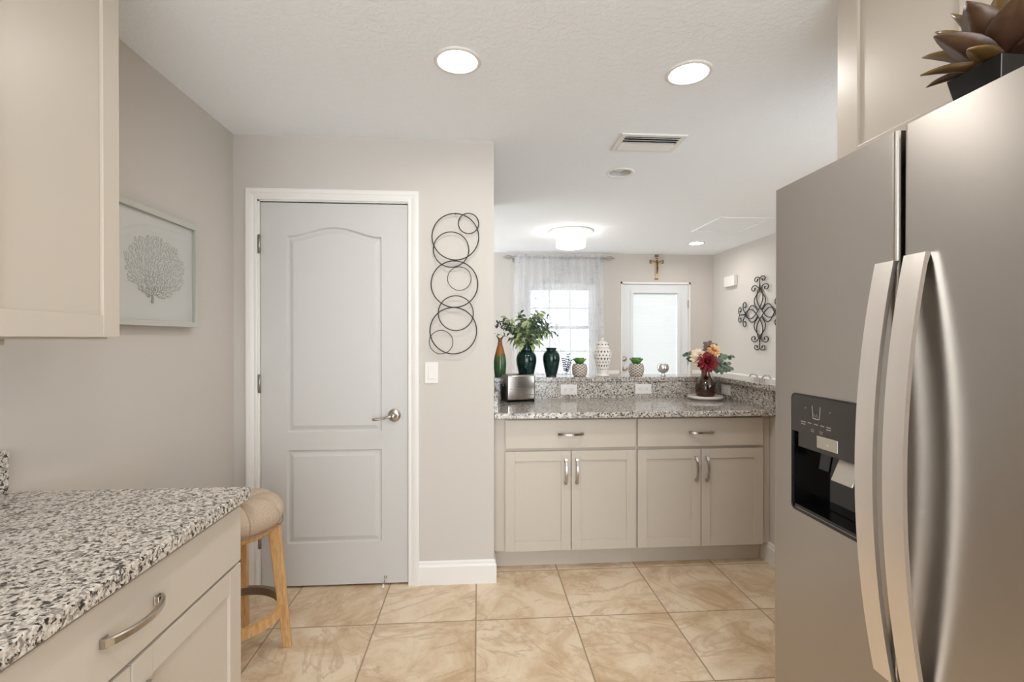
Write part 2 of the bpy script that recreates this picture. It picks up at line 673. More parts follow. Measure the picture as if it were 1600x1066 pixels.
struct(b.build('wall_right', M_wall))
b = MB(); b.box(XR, XR + .115, 1.52, 3.41, 0, 1.029); b.box(XE, XR, 3.2956, 3.41, 0, 1.029)
struct(b.build('wall_bar', M_wall))
# far walls with window and door openings
WX0, WX1, WZ0, WZ1 = .575, 1.475, .80, 2.03
EX0, EX1, EZ = 1.79, 2.69, 2.045
b = MB()
b.box(FLX, WX0, YF, YF + .15, 0, ZC); b.box(WX0, WX1, YF, YF + .15, 0, WZ0); b.box(WX0, WX1, YF, YF + .15, WZ1, ZC)
b.box(WX1, EX0, YF, YF + .15, 0, ZC); b.box(EX0, EX1, YF, YF + .15, EZ, ZC); b.box(EX1, XFR, YF, YF + .15, 0, ZC)
struct(b.build('wall_far', M_wall))
b = MB(); b.box(XFR, XFR + .15, 1.4, YF + .15, 0, ZC)
struct(b.build('wall_far_right', M_wall))
b = MB(); b.box(XR + .12, 1.87, 1.4, 1.52, 0, ZC); b.box(2.96, XFR + .15, 1.4, 1.52, 0, ZC)  # unseen wall, gap put in so sky light reaches the far wall
struct(b.build('wall_dining_near', M_wall))
b = MB(); b.box(FLX - .15, FLX, 3.865, 3.95, 0, ZC); b.box(FLX - .15, FLX, 5.9, YF + .15, 0, ZC); b.box(FLX - .15, FLX, 3.95, 5.9, 2.3, ZC); b.box(FLX - .15, XL - .12, 3.75, 3.865, 0, ZC)  # unseen wall, wide opening put in to brighten the far room
struct(b.build('wall_far_left', M_wall))


def base_prof(h=.133, t=.014):
    return [(0, 0), (-t, 0), (-t, h * .74), (-t * .75, h * .80), (-t * .6, h * .92), (-t * .25, h), (0, h)]


def baseboard(name, pts):
    b = MB()
    b.strip([(x, y, 0) for x, y in pts], base_prof())
    return struct(b.build(name, M_trim, at=(pts[0][0], pts[0][1], 0)))


CASR = -.3195


def base_run(name, segs):
    """segs: list of (axis-aligned box plans) -> moulded board built from stacked boxes"""
    b = MB()
    for x0, x1, y0, y1 in segs:
        b.box(x0, x1, y0, y1, 0, .098)
        cx0, cx1, cy0, cy1 = x0, x1, y0, y1
        b.box(x0, x1, y0, y1, .098, .103, .0)
        b.box(x0 + (.003 if x1 - x0 < .03 else 0), x1 - (.003 if x1 - x0 < .03 else 0), y0 + (.004 if y1 - y0 < .03 else 0), y1, .103, .117)
        b.box(x0 + (.006 if x1 - x0 < .03 else 0), x1 - (.006 if x1 - x0 < .03 else 0), y0 + (.008 if y1 - y0 < .03 else 0), y1, .117, .126)
    return struct(b.build(name, M_trim))


# moulded baseboard: pantry corner (mitred) as a swept profile
def sweep_base(name, pts):
    """pts: plan polyline with the room on the left of the direction of travel"""
    prof = [(0, 0), (.014, 0), (.014, .096), (.012, .102), (.0085, .108), (.008, .118), (.003, .126), (0, .126)]
    P = [Vector((x, y, 0)) for x, y in pts]
    n = len(P)
    vs, fs = [], []
    for i in range(n):
        dirs = []
        if i > 0:
            dirs.append((P[i] - P[i - 1]).normalized())
        if i < n - 1:
            dirs.append((P[i + 1] - P[i]).normalized())
        nl = [Vector((-d.y, d.x, 0)) for d in dirs]
        m = sum(nl, Vector()).normalized()
        sc = 1 / max(.3, m.dot(nl[0]))
        for a, z in prof:
            p = P[i] + m * (a * sc)
            vs.append((p.x, p.y, z))
    k = len(prof)
    for i in range(n - 1):
        for j in range(k):
            q = (j + 1) % k
            fs.append((i * k + j, i * k + q, (i + 1) * k + q, (i + 1) * k + j))
    fs.append(tuple(range(k)))
    fs.append(tuple((n - 1) * k + j for j in reversed(range(k))))
    b = MB(); b.poly(vs, fs)
    return struct(b.build(name, M_trim))


sweep_base('baseboard_pantry', [(XE, 2.785), (XE, YD), (CASR, YD)])
sweep_base('baseboard_right', [(XR, 1.53), (XR, 2.785)])
sweep_base('baseboard_left', [(XL, YD), (XL, 1.40)])
sweep_base('baseboard_far', [(EX0 - .05, YF), (FLX, YF)])
sweep_base('baseboard_far_right', [(XFR, 1.53), (XFR, YF), (EX1 + .02, YF)])
# chair rails of the far room
def rail(name, x0, x1, y0, y1, z=.88):
    b = MB(); b.box(x0, x1, y0, y1, z, z + .05, .006)
    return struct(b.build(name, M_trim))


rail('trim_1', XFR - .018, XFR, 1.53, YF - .02)
rail('trim_2', WX1 + .1, EX0 - .02, YF - .018, YF)
rail('trim_3', EX1 + .02, XFR - .02, YF - .018, YF)

# ---------------------------------------------------------------- pantry door (setting)
SX0, SX1, SZ0, SZ1, SY = -1.1455, -.3805, .012, 2.046, YD + .006


def panel_depth(x, z):
    def prof(d):
        if d <= 0: return 0
        if d < .006: return .0105 * d / .006
        if d < .013: return .0105
        if d < .034: return .0105 - .0088 * (d - .013) / .021
        return .0017
    best = 0
    for (x0, x1, z0, z1, arch) in ((-1.014, -.520, .829, 1.870, .05), (-1.014, -.520, .236, .733, 0)):
        u = (x - (x0 + x1) / 2) / ((x1 - x0) / 2)
        zt = z1 + (arch * (.5 + .5 * cos(pi * max(-1, min(1, u)))) if arch else 0)
        sl = abs(arch * .5 * pi * sin(pi * max(-1, min(1, u))) / ((x1 - x0) / 2)) if arch else 0
        d = min(x - x0, x1 - x, z - z0, (zt - z) / math.sqrt(1 + sl * sl))
        best = max(best, prof(d))
    return best


def lines(a, b_, step, marks):
    s = set()
    n = int((b_ - a) / step)
    for i in range(n + 1):
        s.add(round(a + (b_ - a) * i / n, 5))
    for m in marks:
        for dd in (0, .003, .006, .0095, .013, .02, .027, .034):
            s.add(round(m[0] + m[1] * dd, 5))
    L = sorted(s)
    out = [L[0]]
    for v in L[1:]:
        if v - out[-1] > .0012:
            out.append(v)
    out[-1] = b_
    return out


gx_ = lines(SX0, SX1, .012, [(-1.014, 1), (-.520, -1)])
gz_ = lines(SZ0, SZ1, .02, [(.829, 1), (.236, 1), (.733, -1)])
gz_ = sorted(set(gz_ + [round(1.82 + i * .0035, 5) for i in range(30)]))
b = MB()
nx, nz = len(gx_), len(gz_)
pts = [(x, SY + panel_depth(x, z), z) for z in gz_ for x in gx_]
fs = [(j * nx + i, j * nx + i + 1, (j + 1) * nx + i + 1, (j + 1) * nx + i) for j in range(nz - 1) for i in range(nx - 1)]
base_i = len(pts)
pts += [(SX0, SY + .035, SZ0), (SX1, SY + .035, SZ0), (SX1, SY + .035, SZ1), (SX0, SY + .035, SZ1)]
b.poly(pts, fs)
b.poly([(SX0, SY, SZ0), (SX1, SY, SZ0), (SX1, SY, SZ1), (SX0, SY, SZ1)] + pts[base_i:],
       [(4, 7, 6, 5), (0, 4, 5, 1), (3, 2, 6, 7), (0, 3, 7, 4), (1, 5, 6, 2)])
door1 = struct(b.build('door_1', M_doorp, at=(SX0, SY, 0)))


def casing(x0, x1, zt, yw, prof, name, mat, parent, sgn=1):
    """prof: (distance out from the opening edge, thickness)"""
    b = MB()
    rows = []
    for o, t in prof:
        y = yw - t
        rows.append([(x0 - o, y, 0), (x0 - o, y, zt + o), (x1 + o, y, zt + o), (x1 + o, y, 0)])
    vs = [p for r in rows for p in r]
    fs = []
    for i in range(len(prof) - 1):
        for j in range(3):
            fs.append((i * 4 + j, i * 4 + j + 1, (i + 1) * 4 + j + 1, (i + 1) * 4 + j))
    b.poly(vs, fs)
    return b.build(name, mat, parent)


cas = [(0, .0), (0, .011), (.004, .0125), (.012, .0125), (.0125, .010), (.016, .0095), (.026, .013), (.034, .0145), (.0345, .017), (.044, .018), (.0525, .018), (.0575, .0155), (.0575, 0)]
casing(-1.1585, -.377, 2.0575, YD, cas, 'casing', M_trim, door1)
b = MB()
b.box(-1.1585, SX0 - .003, YD - .001, YD + .115, 0, 2.0575); b.box(SX1 + .004, -.3765, YD - .001, YD + .115, 0, 2.0575); b.box(-1.1585, -.3765, YD - .001, YD + .115, SZ1 + .004, 2.0575)
b.box(SX0 - .003, SX1 + .004, YD + .045, YD + .06, SZ1 - .01, SZ1 + .004)
b.build('jamb', M_trim, door1)
for z0 in (1.775, 1.041, .22):
    b = MB()
    b.box(SX0 - .016, SX0 - .002, YD - .004, YD + .002, z0, z0 + .098, .001)
    b.lathe([(.0055, 0), (.0055, .098)], (SX0 - .003, YD - .004, z0), 12)
    for q in (.015, .049, .083):
        b.lathe([(.0025, 0), (.001, .002)], M=T(SX0 - .011, YD - .004, z0 + q, 0, pi / 2), seg=8)
    b.build('hinge', M_hinge, door1)
# lever handle
KX, KZ = -.452, .914
b = MB()
b.lathe([(.034, 0), (.034, .004), (.030, .010), (.020, .013), (.012, .014), (.011, .034), (.014, .036), (.016, .044), (.013, .056), (.004, .060), (0.0001, .060)], M=T(KX, SY, KZ, 0, pi / 2), seg=28)
hd = b.build('door_handle', M_nickel, door1)
b = MB()
lp = [(KX, SY - .05, KZ - .002), (KX - .02, SY - .053, KZ), (KX - .045, SY - .054, KZ - .008), (KX - .07, SY - .053, KZ - .012), (KX - .09, SY - .053, KZ - .014), (KX - .105, SY - .053, KZ - .0135)]
b.tube(lp, [.0085, .0075, .006, .006, .0085, .007], 12)
b.build('lever', M_nickel, hd)
b = MB()
b.lathe([(.008, 0), (.008, .003), (.003, .004), (.003, .05), (.007, .052), (.0075, .06), (.004, .064)], M=T(-.5, SY, .045, 0, pi / 2 + .3), seg=12)
ds = b.build('door_stop', M_nickel, door1)
b = MB(); b.lathe([(.0075, 0), (.008, .008), (.004, .012)], M=T(-.5, SY - .059, .063 - .036, 0, pi / 2 + .3), seg=12)
b.build('rubber_tip', M_white, ds)

# ---------------------------------------------------------------- entry door and window of the far room
ex0, ex1 = EX0 + .022, EX1 - .022
gx0, gx1, gz0, gz1 = 1.945, 2.535, .30, 1.915
ey = YF + .012
b = MB()
b.box(ex0, gx0, ey, ey + .045, .012, EZ - .028, .002); b.box(gx1, ex1, ey, ey + .045, .012, EZ - .028, .002)
b.box(gx0 - .002, gx1 + .002, ey + .0005, ey + .0445, .012, gz0); b.box(gx0 - .002, gx1 + .002, ey + .0005, ey + .0445, gz1, EZ - .028)
door2 = struct(b.build('door_2', M_door_ext, at=(ex0, ey, 0)))
b = MB()
b.box(EX0, ex0 - .003, YF - .012, YF + .14, 0, EZ); b.box(ex1 + .003, EX1, YF - .012, YF + .14, 0, EZ); b.box(EX0, EX1, YF - .012, YF + .14, EZ - .025, EZ)
b.build('jamb', M_trim, door2)
b = MB()
for (a0, a1, c0, c1) in ((gx0 - .03, gx0 + .008, gz0 - .03, gz1 + .03), (gx1 - .008, gx1 + .03, gz0 - .03, gz1 + .03)):
    b.box(a0, a1, ey - .010, ey + .003, c0, c1, .004)
for c0, c1 in ((gz0 - .03, gz0 + .008), (gz1 - .008, gz1 + .03)):
    b.box(gx0 + .006, gx1 - .006, ey - .010, ey + .003, c0, c1, .004)
b.build('glass_frame', M_door_ext, door2)
b = MB(); b.box(gx0, gx1, ey + .012, ey + .016, gz0, gz1)
b.build('glass_pane', M_glass, door2)
b = MB()
nsl = 76
for i in range(nsl):
    z = gz0 + .01 + (gz1 - gz0 - .02) * i / (nsl - 1)
    b.box(gx0 + .012, gx1 - .012, -.0115, .0115, -.0006, .0006, M=T(0, ey + .029, z, 0, radians(58)))
b.box(gx0 + .008, gx1 - .008, ey + .02, ey + .04, gz1 - .022, gz1 - .002)
b.build('blind', M_blind, door2)
for kz, nm in ((1.073, 'deadbolt'), (.952, 'door_knob')):
    b = MB()
    pr_ = [(.034, 0), (.034, .006), (.028, .014), (.012, .016), (.010, .04)] if nm == 'door_knob' else [(.033, 0), (.033, .008), (.026, .018), (.014, .02), (.012, .03)]
    if nm == 'door_knob':
        pr_ += [(.022, .045), (.028, .058), (.024, .07), (.0001, .074)]
    b.lathe(pr_, M=T(1.838, ey, kz, 0, pi / 2), seg=20)
    b.build(nm, M_nickel, door2)
for z0 in (1.72, 1.0, .25):
    b = MB(); b.lathe([(.007, 0), (.007, .1)], (ex1 + .002, ey - .006, z0), 10); b.box(ex1 - .004, ex1 + .02, ey - .014, ey - .010, z0, z0 + .1)
    b.build('hinge', M_hinge, door2)

# window
b = MB()
fw = .05
b.box(WX0, WX0 + fw, YF + .03, YF + .12, WZ0, WZ1); b.box(WX1 - fw, WX1, YF + .03, YF + .12, WZ0, WZ1)
b.box(WX0 + fw, WX1 - fw, YF + .03, YF + .12, WZ0, WZ0 + fw); b.box(WX0 + fw, WX1 - fw, YF + .03, YF + .12, WZ1 - fw, WZ1)
win = struct(b.build('window_1', M_trim, at=(WX0, YF, WZ0)))
zm = 1.47
for nm, z0, z1, yy in (('upper_sash', zm - .02, WZ1 - fw, .085), ('lower_sash', WZ0 + fw, zm + .02, .055)):
    b = MB()
    x0, x1 = WX0 + fw, WX1 - fw
    y0, y1 = YF + yy - .015, YF + yy + .012
    b.box(x0, x0 + .032, y0, y1, z0, z1); b.box(x1 - .032, x1, y0, y1, z0, z1)
    b.box(x0 + .032, x1 - .032, y0, y1, z0, z0 + .04); b.box(x0 + .032, x1 - .032, y0, y1, z1 - .04, z1)
    for i in (1, 2):
        xm = x0 + (x1 - x0) * i / 3
        b.box(xm - .008, xm + .008, y0 + .008, y1 - .006, z0 + .04, z1 - .04)
    zz_ = (z0 + z1) / 2
    b.box(x0 + .032, x1 - .032, y0 + .009, y1 - .007, zz_ - .008, zz_ + .008)
    s = b.build(nm, M_trim, win)
    b = MB(); b.box(x0 + .03, x1 - .03, YF + yy - .002, YF + yy + .001, z0 + .03, z1 - .03)
    b.build('pane', M_glass, s)
b = MB(); b.box(WX0 - .04, WX1 + .04, YF - .05, YF + .03, WZ0 - .03, WZ0, .006)
b.build('sill', M_trim, win)

# ---------------------------------------------------------------- left wall: base cabinet, counter, wall cabinet, picture, stool
def pull(parent, M, L=.152, name='handle', mat=None):
    """arched bar pull; local x along the bar, -y outward"""
    b = MB(M)
    for s in (-1, 1):
        x = s * (L / 2 - .009)
        b.box(x - .009, x + .009, -.004, .0, -.0085, .0085, .0012)
        b.box(x - .007, x + .005, -.010, -.003, -.0065, .0065, .0015)
    n = 16
    rows = []
    for i in range(n + 1):
        t = -1 + 2 * i / n
        x = t * (L / 2)
        y = -.0065 - .026 * (1 - t * t) ** .8
        w = .0060 + .0022 * abs(t) ** 2
        rows.append((x, y, w))
    vs, fs = [], []
    for x, y, w in rows:
        vs += [(x, y - .0045, -w * .75), (x, y - .0045, w * .75), (x, y - .001, w), (x, y + .004, w), (x, y + .004, -w), (x, y - .001, -w)]
    for i in range(n):
        for j in range(6):
            q = (j + 1) % 6
            fs.append((i * 6 + j, i * 6 + q, (i + 1) * 6 + q, (i + 1) * 6 + j))
    fs += [tuple(range(6)), tuple(n * 6 + j for j in reversed(range(6)))]
    b.poly(vs, fs, smooth=False)
    return b.build(name, mat or M_nickel, parent)


def shaker(parent, M, w, h, name='door', st=.058, t=.02):
    """shaker door, local x 0..w, z 0..h, front at y=0, thickness towards +y"""
    b = MB(M)
    b.box(0, st, 0, t, 0, h, .0015); b.box(w - st, w, 0, t, 0, h, .0015)
    b.box(st, w - st, .0004, t, 0, st, .0012); b.box(st, w - st, .0004, t, h - st, h, .0012)
    b.box(st - .003, w - st + .003, .008, t - .003, st - .003, h - st + .003)
    return b.build(name, M_cab, parent)


def slab(parent, M, w, h, name='drawer', t=.02):
    b = MB(M); b.box(0, w, 0, t, 0, h, .0018)
    return b.build(name, M_cab, parent)


RX = pi / 2          # local front (-y) turned to face +x
LXF = -.655
cy0, cy1 = .53, 1.372
cab = thing('base_cabinet', 'greige base cabinet under the granite counter at the left, drawer with an arched pull', 'cabinet', (-.96, .95, 0))
b = MB()
b.box(XL + .002, LXF - .021, cy0, cy1 - .004, .105, .882); b.box(XL + .002, LXF - .10, cy0, cy1 - .03, 0, .105)
b.build('carcass', M_cab, cab)
dr = slab(cab, T(LXF, cy0 + .003, .716, RX), cy1 - cy0 - .005, .150)
pull(dr, T(LXF, .952, .795, RX), .157)
half = (cy1 - cy0 - .008) / 2
for i in range(2):
    y0 = cy0 + .003 + i * (half + .003)
    d = shaker(cab, T(LXF, y0, .115, RX), half, .593)
    pull(d, T(LXF, y0 + (half - .035 if i == 0 else .035), .585, RX) @ Matrix.Rotation(pi / 2, 4, 'Y') @ Matrix.Translation((.012, 0, 0)), .152)
# near cabinet run beside it, at the edge of the frame
cab2 = thing('base_cabinet', 'greige base cabinet nearest the camera on the left, drawer front cut by the frame edge', 'cabinet', (-.96, .1, 0))
b = MB(); b.box(XL + .002, LXF - .021, -.32, cy0 - .002, .105, .882); b.box(XL + .002, LXF - .10, -.32, cy0 - .002, 0, .105)
b.build('carcass', M_cab, cab2)
dr = slab(cab2, T(LXF, -.317, .716, RX), cy0 + .312, .150)
pull(dr, T(LXF, .10, .795, RX), .157)
for i in range(2):
    y0 = -.317 + i * .422
    shaker(cab2, T(LXF, y0, .115, RX), .419, .593)

ct = thing('countertop', 'speckled grey and white granite counter on the left cabinets, near a beige wall', 'countertop', (-.96, .6, .882))
b = MB(); b.box(XL + .001, -.632, -.33, 1.381, .882, .914, .004, seg=3)
b.build('slab', M_gran, ct)
b = MB(); b.box(XL + .001, XL + .024, -.33, 1.377, .9142, 1.027, .002)
b.build('backsplash', M_gran, ct)

wc = thing('wall_cabinet', 'greige wall cabinet with a recessed panel door hung on the left wall beside the picture', 'cabinet', (-1.12, .95, 1.3235))
b = MB(); b.box(XL, -.979, .575, 1.338, 1.3235, ZC - .004)
b.build('carcass', M_cab, wc)
for y0 in (.585, .971):
    shaker(wc, T(-.9571, y0, 1.329, RX), .381, 1.05, st=.056)
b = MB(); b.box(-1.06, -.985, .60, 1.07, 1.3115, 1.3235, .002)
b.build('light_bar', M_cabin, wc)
for y0 in (1.0, .942):
    pass

# framed coral print
px, py0, py1, pz0, pz1 = -1.242, 1.635, 2.225, 1.375, 1.823
pic = thing('framed_picture', 'framed grey fan coral print in a pale silver box frame on the left wall', 'picture', (XL, 1.93, pz0))
b = MB()
fwid = .022
for (a0, a1, c0, c1) in ((py0, py0 + fwid, pz0, pz1), (py1 - fwid, py1, pz0, pz1)):
    b.box(XL + .001, px, a0, a1, c0, c1, .0015)
for (c0, c1) in ((pz0, pz0 + fwid), (pz1 - fwid, pz1)):
    b.box(XL + .001, px - .0004, py0 + fwid, py1 - fwid, c0, c1, .0012)
b.build('frame', M_frame, pic)
b = MB(); b.box(XL + .002, XL + .024, py0 + .02, py1 - .02, pz0 + .02, pz1 - .02)
b.build('mat_board', M_mat, pic)
rnd = random.Random(7)
b = MB()
cx0_ = XL + .0262


b.tube([(cx0_, 1.941, 1.463), (cx0_, 1.945, 1.482), (cx0_, 1.943, 1.492)], [.006, .0045, .003], 6)
nodes = [(1.943, 1.490, 0)]
cand = []
while len(cand) < 3000:
    u, v = rnd.uniform(-1, 1), rnd.uniform(-1, 1)
    ang_ = math.atan2(v, u)
    if u * u + v * v < (1 + .05 * sin(9 * ang_) + .04 * sin(17 * ang_ + 1)) ** 2:
        y, z = 1.970 + u * .176, 1.606 + v * .122
        if z > 1.486 - .02 + .10 * max(0, .35 - abs(y - 1.943)) * 0:
            cand.append((math.hypot(y - 1.943, (z - 1.490) * 1.1), y, z))
cand.sort()
for d0, y, z in cand:
    if d0 < .012:
        continue
    best = min(nodes, key=lambda q: math.hypot(q[0] - y, q[1] - z) + .25 * math.hypot(q[0] - 1.943, q[1] - 1.490))
    if math.hypot(best[0] - y, best[1] - z) < .0026:
        continue
    rr_ = max(.00062, .0015 * (1 - d0 / .2))
    x_ = cx0_ + rnd.uniform(-.0004, .0004)
    b.tube([(cx0_, best[0], best[1]), (x_, y, z)], [rr_, rr_ * .85], 4)
    nodes.append((y, z, 0))
b.build('coral', M_coral, pic)
b = MB(); b.box(px - .010, px - .008, py0 + .02, py1 - .02, pz0 + .02, pz1 - .02)
b.build('glazing', M_glass, pic)

# stool
sc_ = Vector((-1.03, 2.08, 0))
st = thing('counter_stool', 'backless oak stool with a round tufted beige cushion beside the granite counter', 'stool', sc_)
b = MB()
seg, rr = 128, .198
prof = [(.0001, .650), (.03, .640), (.07, .652), (.11, .662), (.15, .658), (.178, .640), (.195, .612), (.198, .588), (.192, .560), (.178, .540), (.15, .532), (.0001, .532)]
pts, fs = [], []
for i, (r, z) in enumerate(prof):
    for j in range(seg):
        a = 2 * pi * j / seg
        tu = .5 + .5 * cos(8 * a)
        dip = (tu ** 9) * (.022 if .02 < r < .19 and i < 7 else .008)
        q = r - (dip * .5 if i >= 5 else 0)
        pts.append((sc_.x + q * cos(a), sc_.y + q * sin(a), z - dip))
for i in range(len(prof) - 1):
    for j in range(seg):
        q = (j + 1) % seg
        fs.append((i * seg + j, i * seg + q, (i + 1) * seg + q, (i + 1) * seg + j))
b.poly(pts, fs, True)
cu = b.build('cushion', M_fabric, st)
subsurf(cu, 1)
b = MB()
b.tube([(sc_.x + .193 * cos(2 * pi * i / 48), sc_.y + .193 * sin(2 * pi * i / 48), .543) for i in range(48)], .003, 6, True)
b.build('piping', M_thread, cu)
b = MB(); b.ball((sc_.x, sc_.y, .646), .011, sz=.5)
b.build('tuft_button', M_fabric, cu)
b = MB(); b.lathe([(.150, .508), (.158, .510), (.158, .532), (.15, .534)], (sc_.x, sc_.y, 0), 40)
b.build('seat_base', M_oak, st)
for i in range(4):
    a = radians(12 + 90 * i)
    d = Vector((cos(a), sin(a), 0))
    t0, t1 = sc_ + d * .160 + Vector((0, 0, .532)), sc_ + d * .213
    s = Vector((-d.y, d.x, 0))
    b = MB()
    vs = []
    for p, hw, hd_ in ((t1, .014, .016), (t0, .019, .024)):
        for q1, q2 in ((-1, -1), (1, -1), (1, 1), (-1, 1)):
            vs.append(p + s * hw * q1 + d * hd_ * q2)
    b.poly(vs, [(0, 3, 2, 1), (4, 5, 6, 7), (0, 1, 5, 4), (1, 2, 6, 5), (2, 3, 7, 6), (3, 0, 4, 7)])
    bmesh.ops.bevel(b.bm, geom=list(b.bm.edges), offset=.003, segments=2, affect='EDGES', profile=.5)
    b.build('leg', M_oak, st)
RR = .185
pa = [(sc_.x + RR * cos(radians(12 + t)), sc_.y + RR * sin(radians(12 + t)), .172) for t in range(-180, 1, 6)]
b = MB(); b.strip(pa, [(-.011, -.019), (.011, -.019), (.011, .019), (-.011, .019)])
b.build('footrest_ring', M_oak, st)
pa = [(sc_.x + RR * cos(radians(12 + t)), sc_.y + RR * sin(radians(12 + t)), .176) for t in range(0, 181, 6)]
b = MB(); b.strip(pa, [(-.010, -.017), (.010, -.017), (.010, .017), (-.010, .017)])
b.build('kick_plate', M_ring, st)

# ---------------------------------------------------------------- pantry wall pieces
ws = thing('wall_sculpture', 'black wire wall sculpture of overlapping rings beside the white pantry door', 'wall art', (-.12, YD, 1.25))
for (x, z, r, w) in ((-.124, 1.873, .1245, .0028), (-.054, 1.946, .0545, .0026), (-.147, 1.804, .0945, .0026), (-.129, 1.619, .1245, .0028), (-.103, 1.649, .063, .0017), (-.122, 1.463, .0935, .0026), (-.135, 1.369, .1245, .0028), (-.201, 1.308, .063, .0017)):
    b = MB()
    b.tube([(x + r * cos(2 * pi * i / 64), YD - .022 + (.003 if r < .07 else 0), z + r * sin(2 * pi * i / 64)) for i in range(64)], w, 8, True)
    b.build('ring', M_black, ws)
for (x, z) in ((-.124, 1.9975), (-.129, 1.7435), (-.135, 1.2445)):
    b = MB(); b.tube([(x, YD - .022, z), (x, YD, z)], .002, 6)
    b.build('wall_post', M_black, ws)
sw = thing('light_switch', 'white rocker light switch under the ring sculpture beside the pantry door', 'switch', (-.253, YD, 1.085))
b = MB(); b.box(-.289, -.217, YD - .006, YD - .0005, 1.085, 1.200, .003)
b.build('plate', M_white, sw)
b = MB(); b.box(-.270, -.236, YD - .010, YD - .004, 1.109, 1.176, .002)
b.build('rocker', M_white, sw)

# ---------------------------------------------------------------- bar side: cabinets, counter, ledge
YC = 2.6945
bx = [(.149, .901), (.9125, 1.6625)]
for i, (x0, x1) in enumerate(bx):
    c = thing('base_cabinet', ['left of the two greige base cabinets under the bar counter, next to the pantry wall', 'right of the two greige base cabinets under the bar counter, toward the refrigerator'][i], 'cabinet', ((x0 + x1) / 2, 3.0, 0), 'base cabinets under the bar counter')
    a0 = .086 if i == 0 else .9075
    a1 = .9065 if i == 0 else 1.712
    b = MB()
    b.box(a0, a1, YC + .0205, 3.29, .122, .882); b.box(a0, a1, YC + .093, 3.29, 0, .122)
    b.build('carcass', M_cab, c)
    d = slab(c, T(x0, YC, .704), x1 - x0, .162)
    pull(d, T((x0 + x1) / 2 - (.002 if i == 0 else 0), YC, .785), .148)
    w = (x1 - x0 - .004) / 2
    for j in range(2):
        xx = x0 + j * (w + .004)
        dd = shaker(c, T(xx, YC, .122), w, .565, st=.055)
        xp = xx + (w - .03 if j == 0 else .03)
        pull(dd, T(xp, YC, .572) @ Matrix.Rotation(pi / 2, 4, 'Y'), .146)
bc = thing('countertop', 'polished granite bar counter on the back cabinets holding the toaster and flower tray', 'countertop', (.9, 2.95, .882))
b = MB(); b.box(XE + .002, XR - .002, 2.640, 3.2935, .882, .914, .004, seg=3)
b.build('slab', M_gran, bc)
b = MB()
b.box(XE + .023, 1.689, 3.2736, 3.2940, .9142, 1.0285)
b.box(1.689, XR - .001, 2.648, 3.2940, .9142, 1.0285)
b.ext([(2.652, .9142), (3.294, .9142), (3.294, 1.0285), (2.70, 1.0285), (2.652, .985)], XE + .001, XE + .023, 'x')
b.build('backsplash', M_gran, bc)
b = MB()
b.ext([(XE + .003, 3.262), (1.665, 3.262), (1.665, 1.56), (1.90, 1.56), (1.90, 3.50), (XE + .003, 3.50)], 1.0295, 1.061, 'z', bev=.004)
tag(b.build('bar_ledge', M_gran), 'raised granite ledge along the back of the bar counter carrying vases and pots', 'ledge')


def outlet(M, label):
    """local: x along wall, -y outward, z up, centre at 0"""
    p = M.translation
    o = thing('wall_outlet', label, 'outlet', p)
    b = MB(M); b.box(-.0575, .0575, -.006, -.0003, -.035, .035, .0025)
    pl = b.build('plate', M_white, o)
    for s in (-1, 1):
        b = MB(M); b.box(s * .0195 - .014, s * .0195 + .014, -.0075, -.005, -.0165, .0165, .003)
        k_ = b.build('socket', M_white, o)
        b = MB(M)
        for q in (-.006, .006):
            b.box(s * .0195 - .004, s * .0195 + .004, -.0079, -.0074, q - .001, q + .001)
        b.lathe([(.0022, 0), (.0022, .0005)], M=T(s * .0195 + .009 * s, -.0074, 0, 0, pi / 2), seg=8)
        b.build('slots', M_dark, k_)
    return o


outlet(T(.620, 3.2736, .975), 'white wall outlet on the granite splash below the lattice pot beside the green vase')
outlet(T(1.146, 3.2736, .976), 'white wall outlet on the granite splash left of the flower vase')
outlet(T(1.689, 3.163, .978, -pi / 2), 'white wall outlet on the right side splash behind the flower tray')

# ---------------------------------------------------------------- things on the ledge and the counter
LZ = 1.0612


def vase(x, y, prof, mat, name='vase', seg=48, inner=.004):
    b = MB()
    full = list(prof) + [(max(.001, r - inner), z) for r, z in reversed(prof[1:])] + [(.0001, prof[0][1] + .006)]
    full = [(.0001, prof[0][1])] + full
    b.lathe(full, (x, y, LZ), seg, cap=False)
    return b


def smooth_prof(keys, n=5):
    out = []
    for i in range(len(keys) - 1):
        p0 = keys[max(0, i - 1)]; p1 = keys[i]; p2 = keys[i + 1]; p3 = keys[min(len(keys) - 1, i + 2)]
        for j in range(n):
            t = j / n
            f = lambda a, b_, c, d: .5 * ((2 * b_) + (-a + c) * t + (2 * a - 5 * b_ + 4 * c - d) * t * t + (-a + 3 * b_ - 3 * c + d) * t ** 3)
            out.append((max(.0005, f(p0[0], p1[0], p2[0], p3[0])), f(p0[1], p1[1], p2[1], p3[1])))
    out.append(keys[-1])
    return out


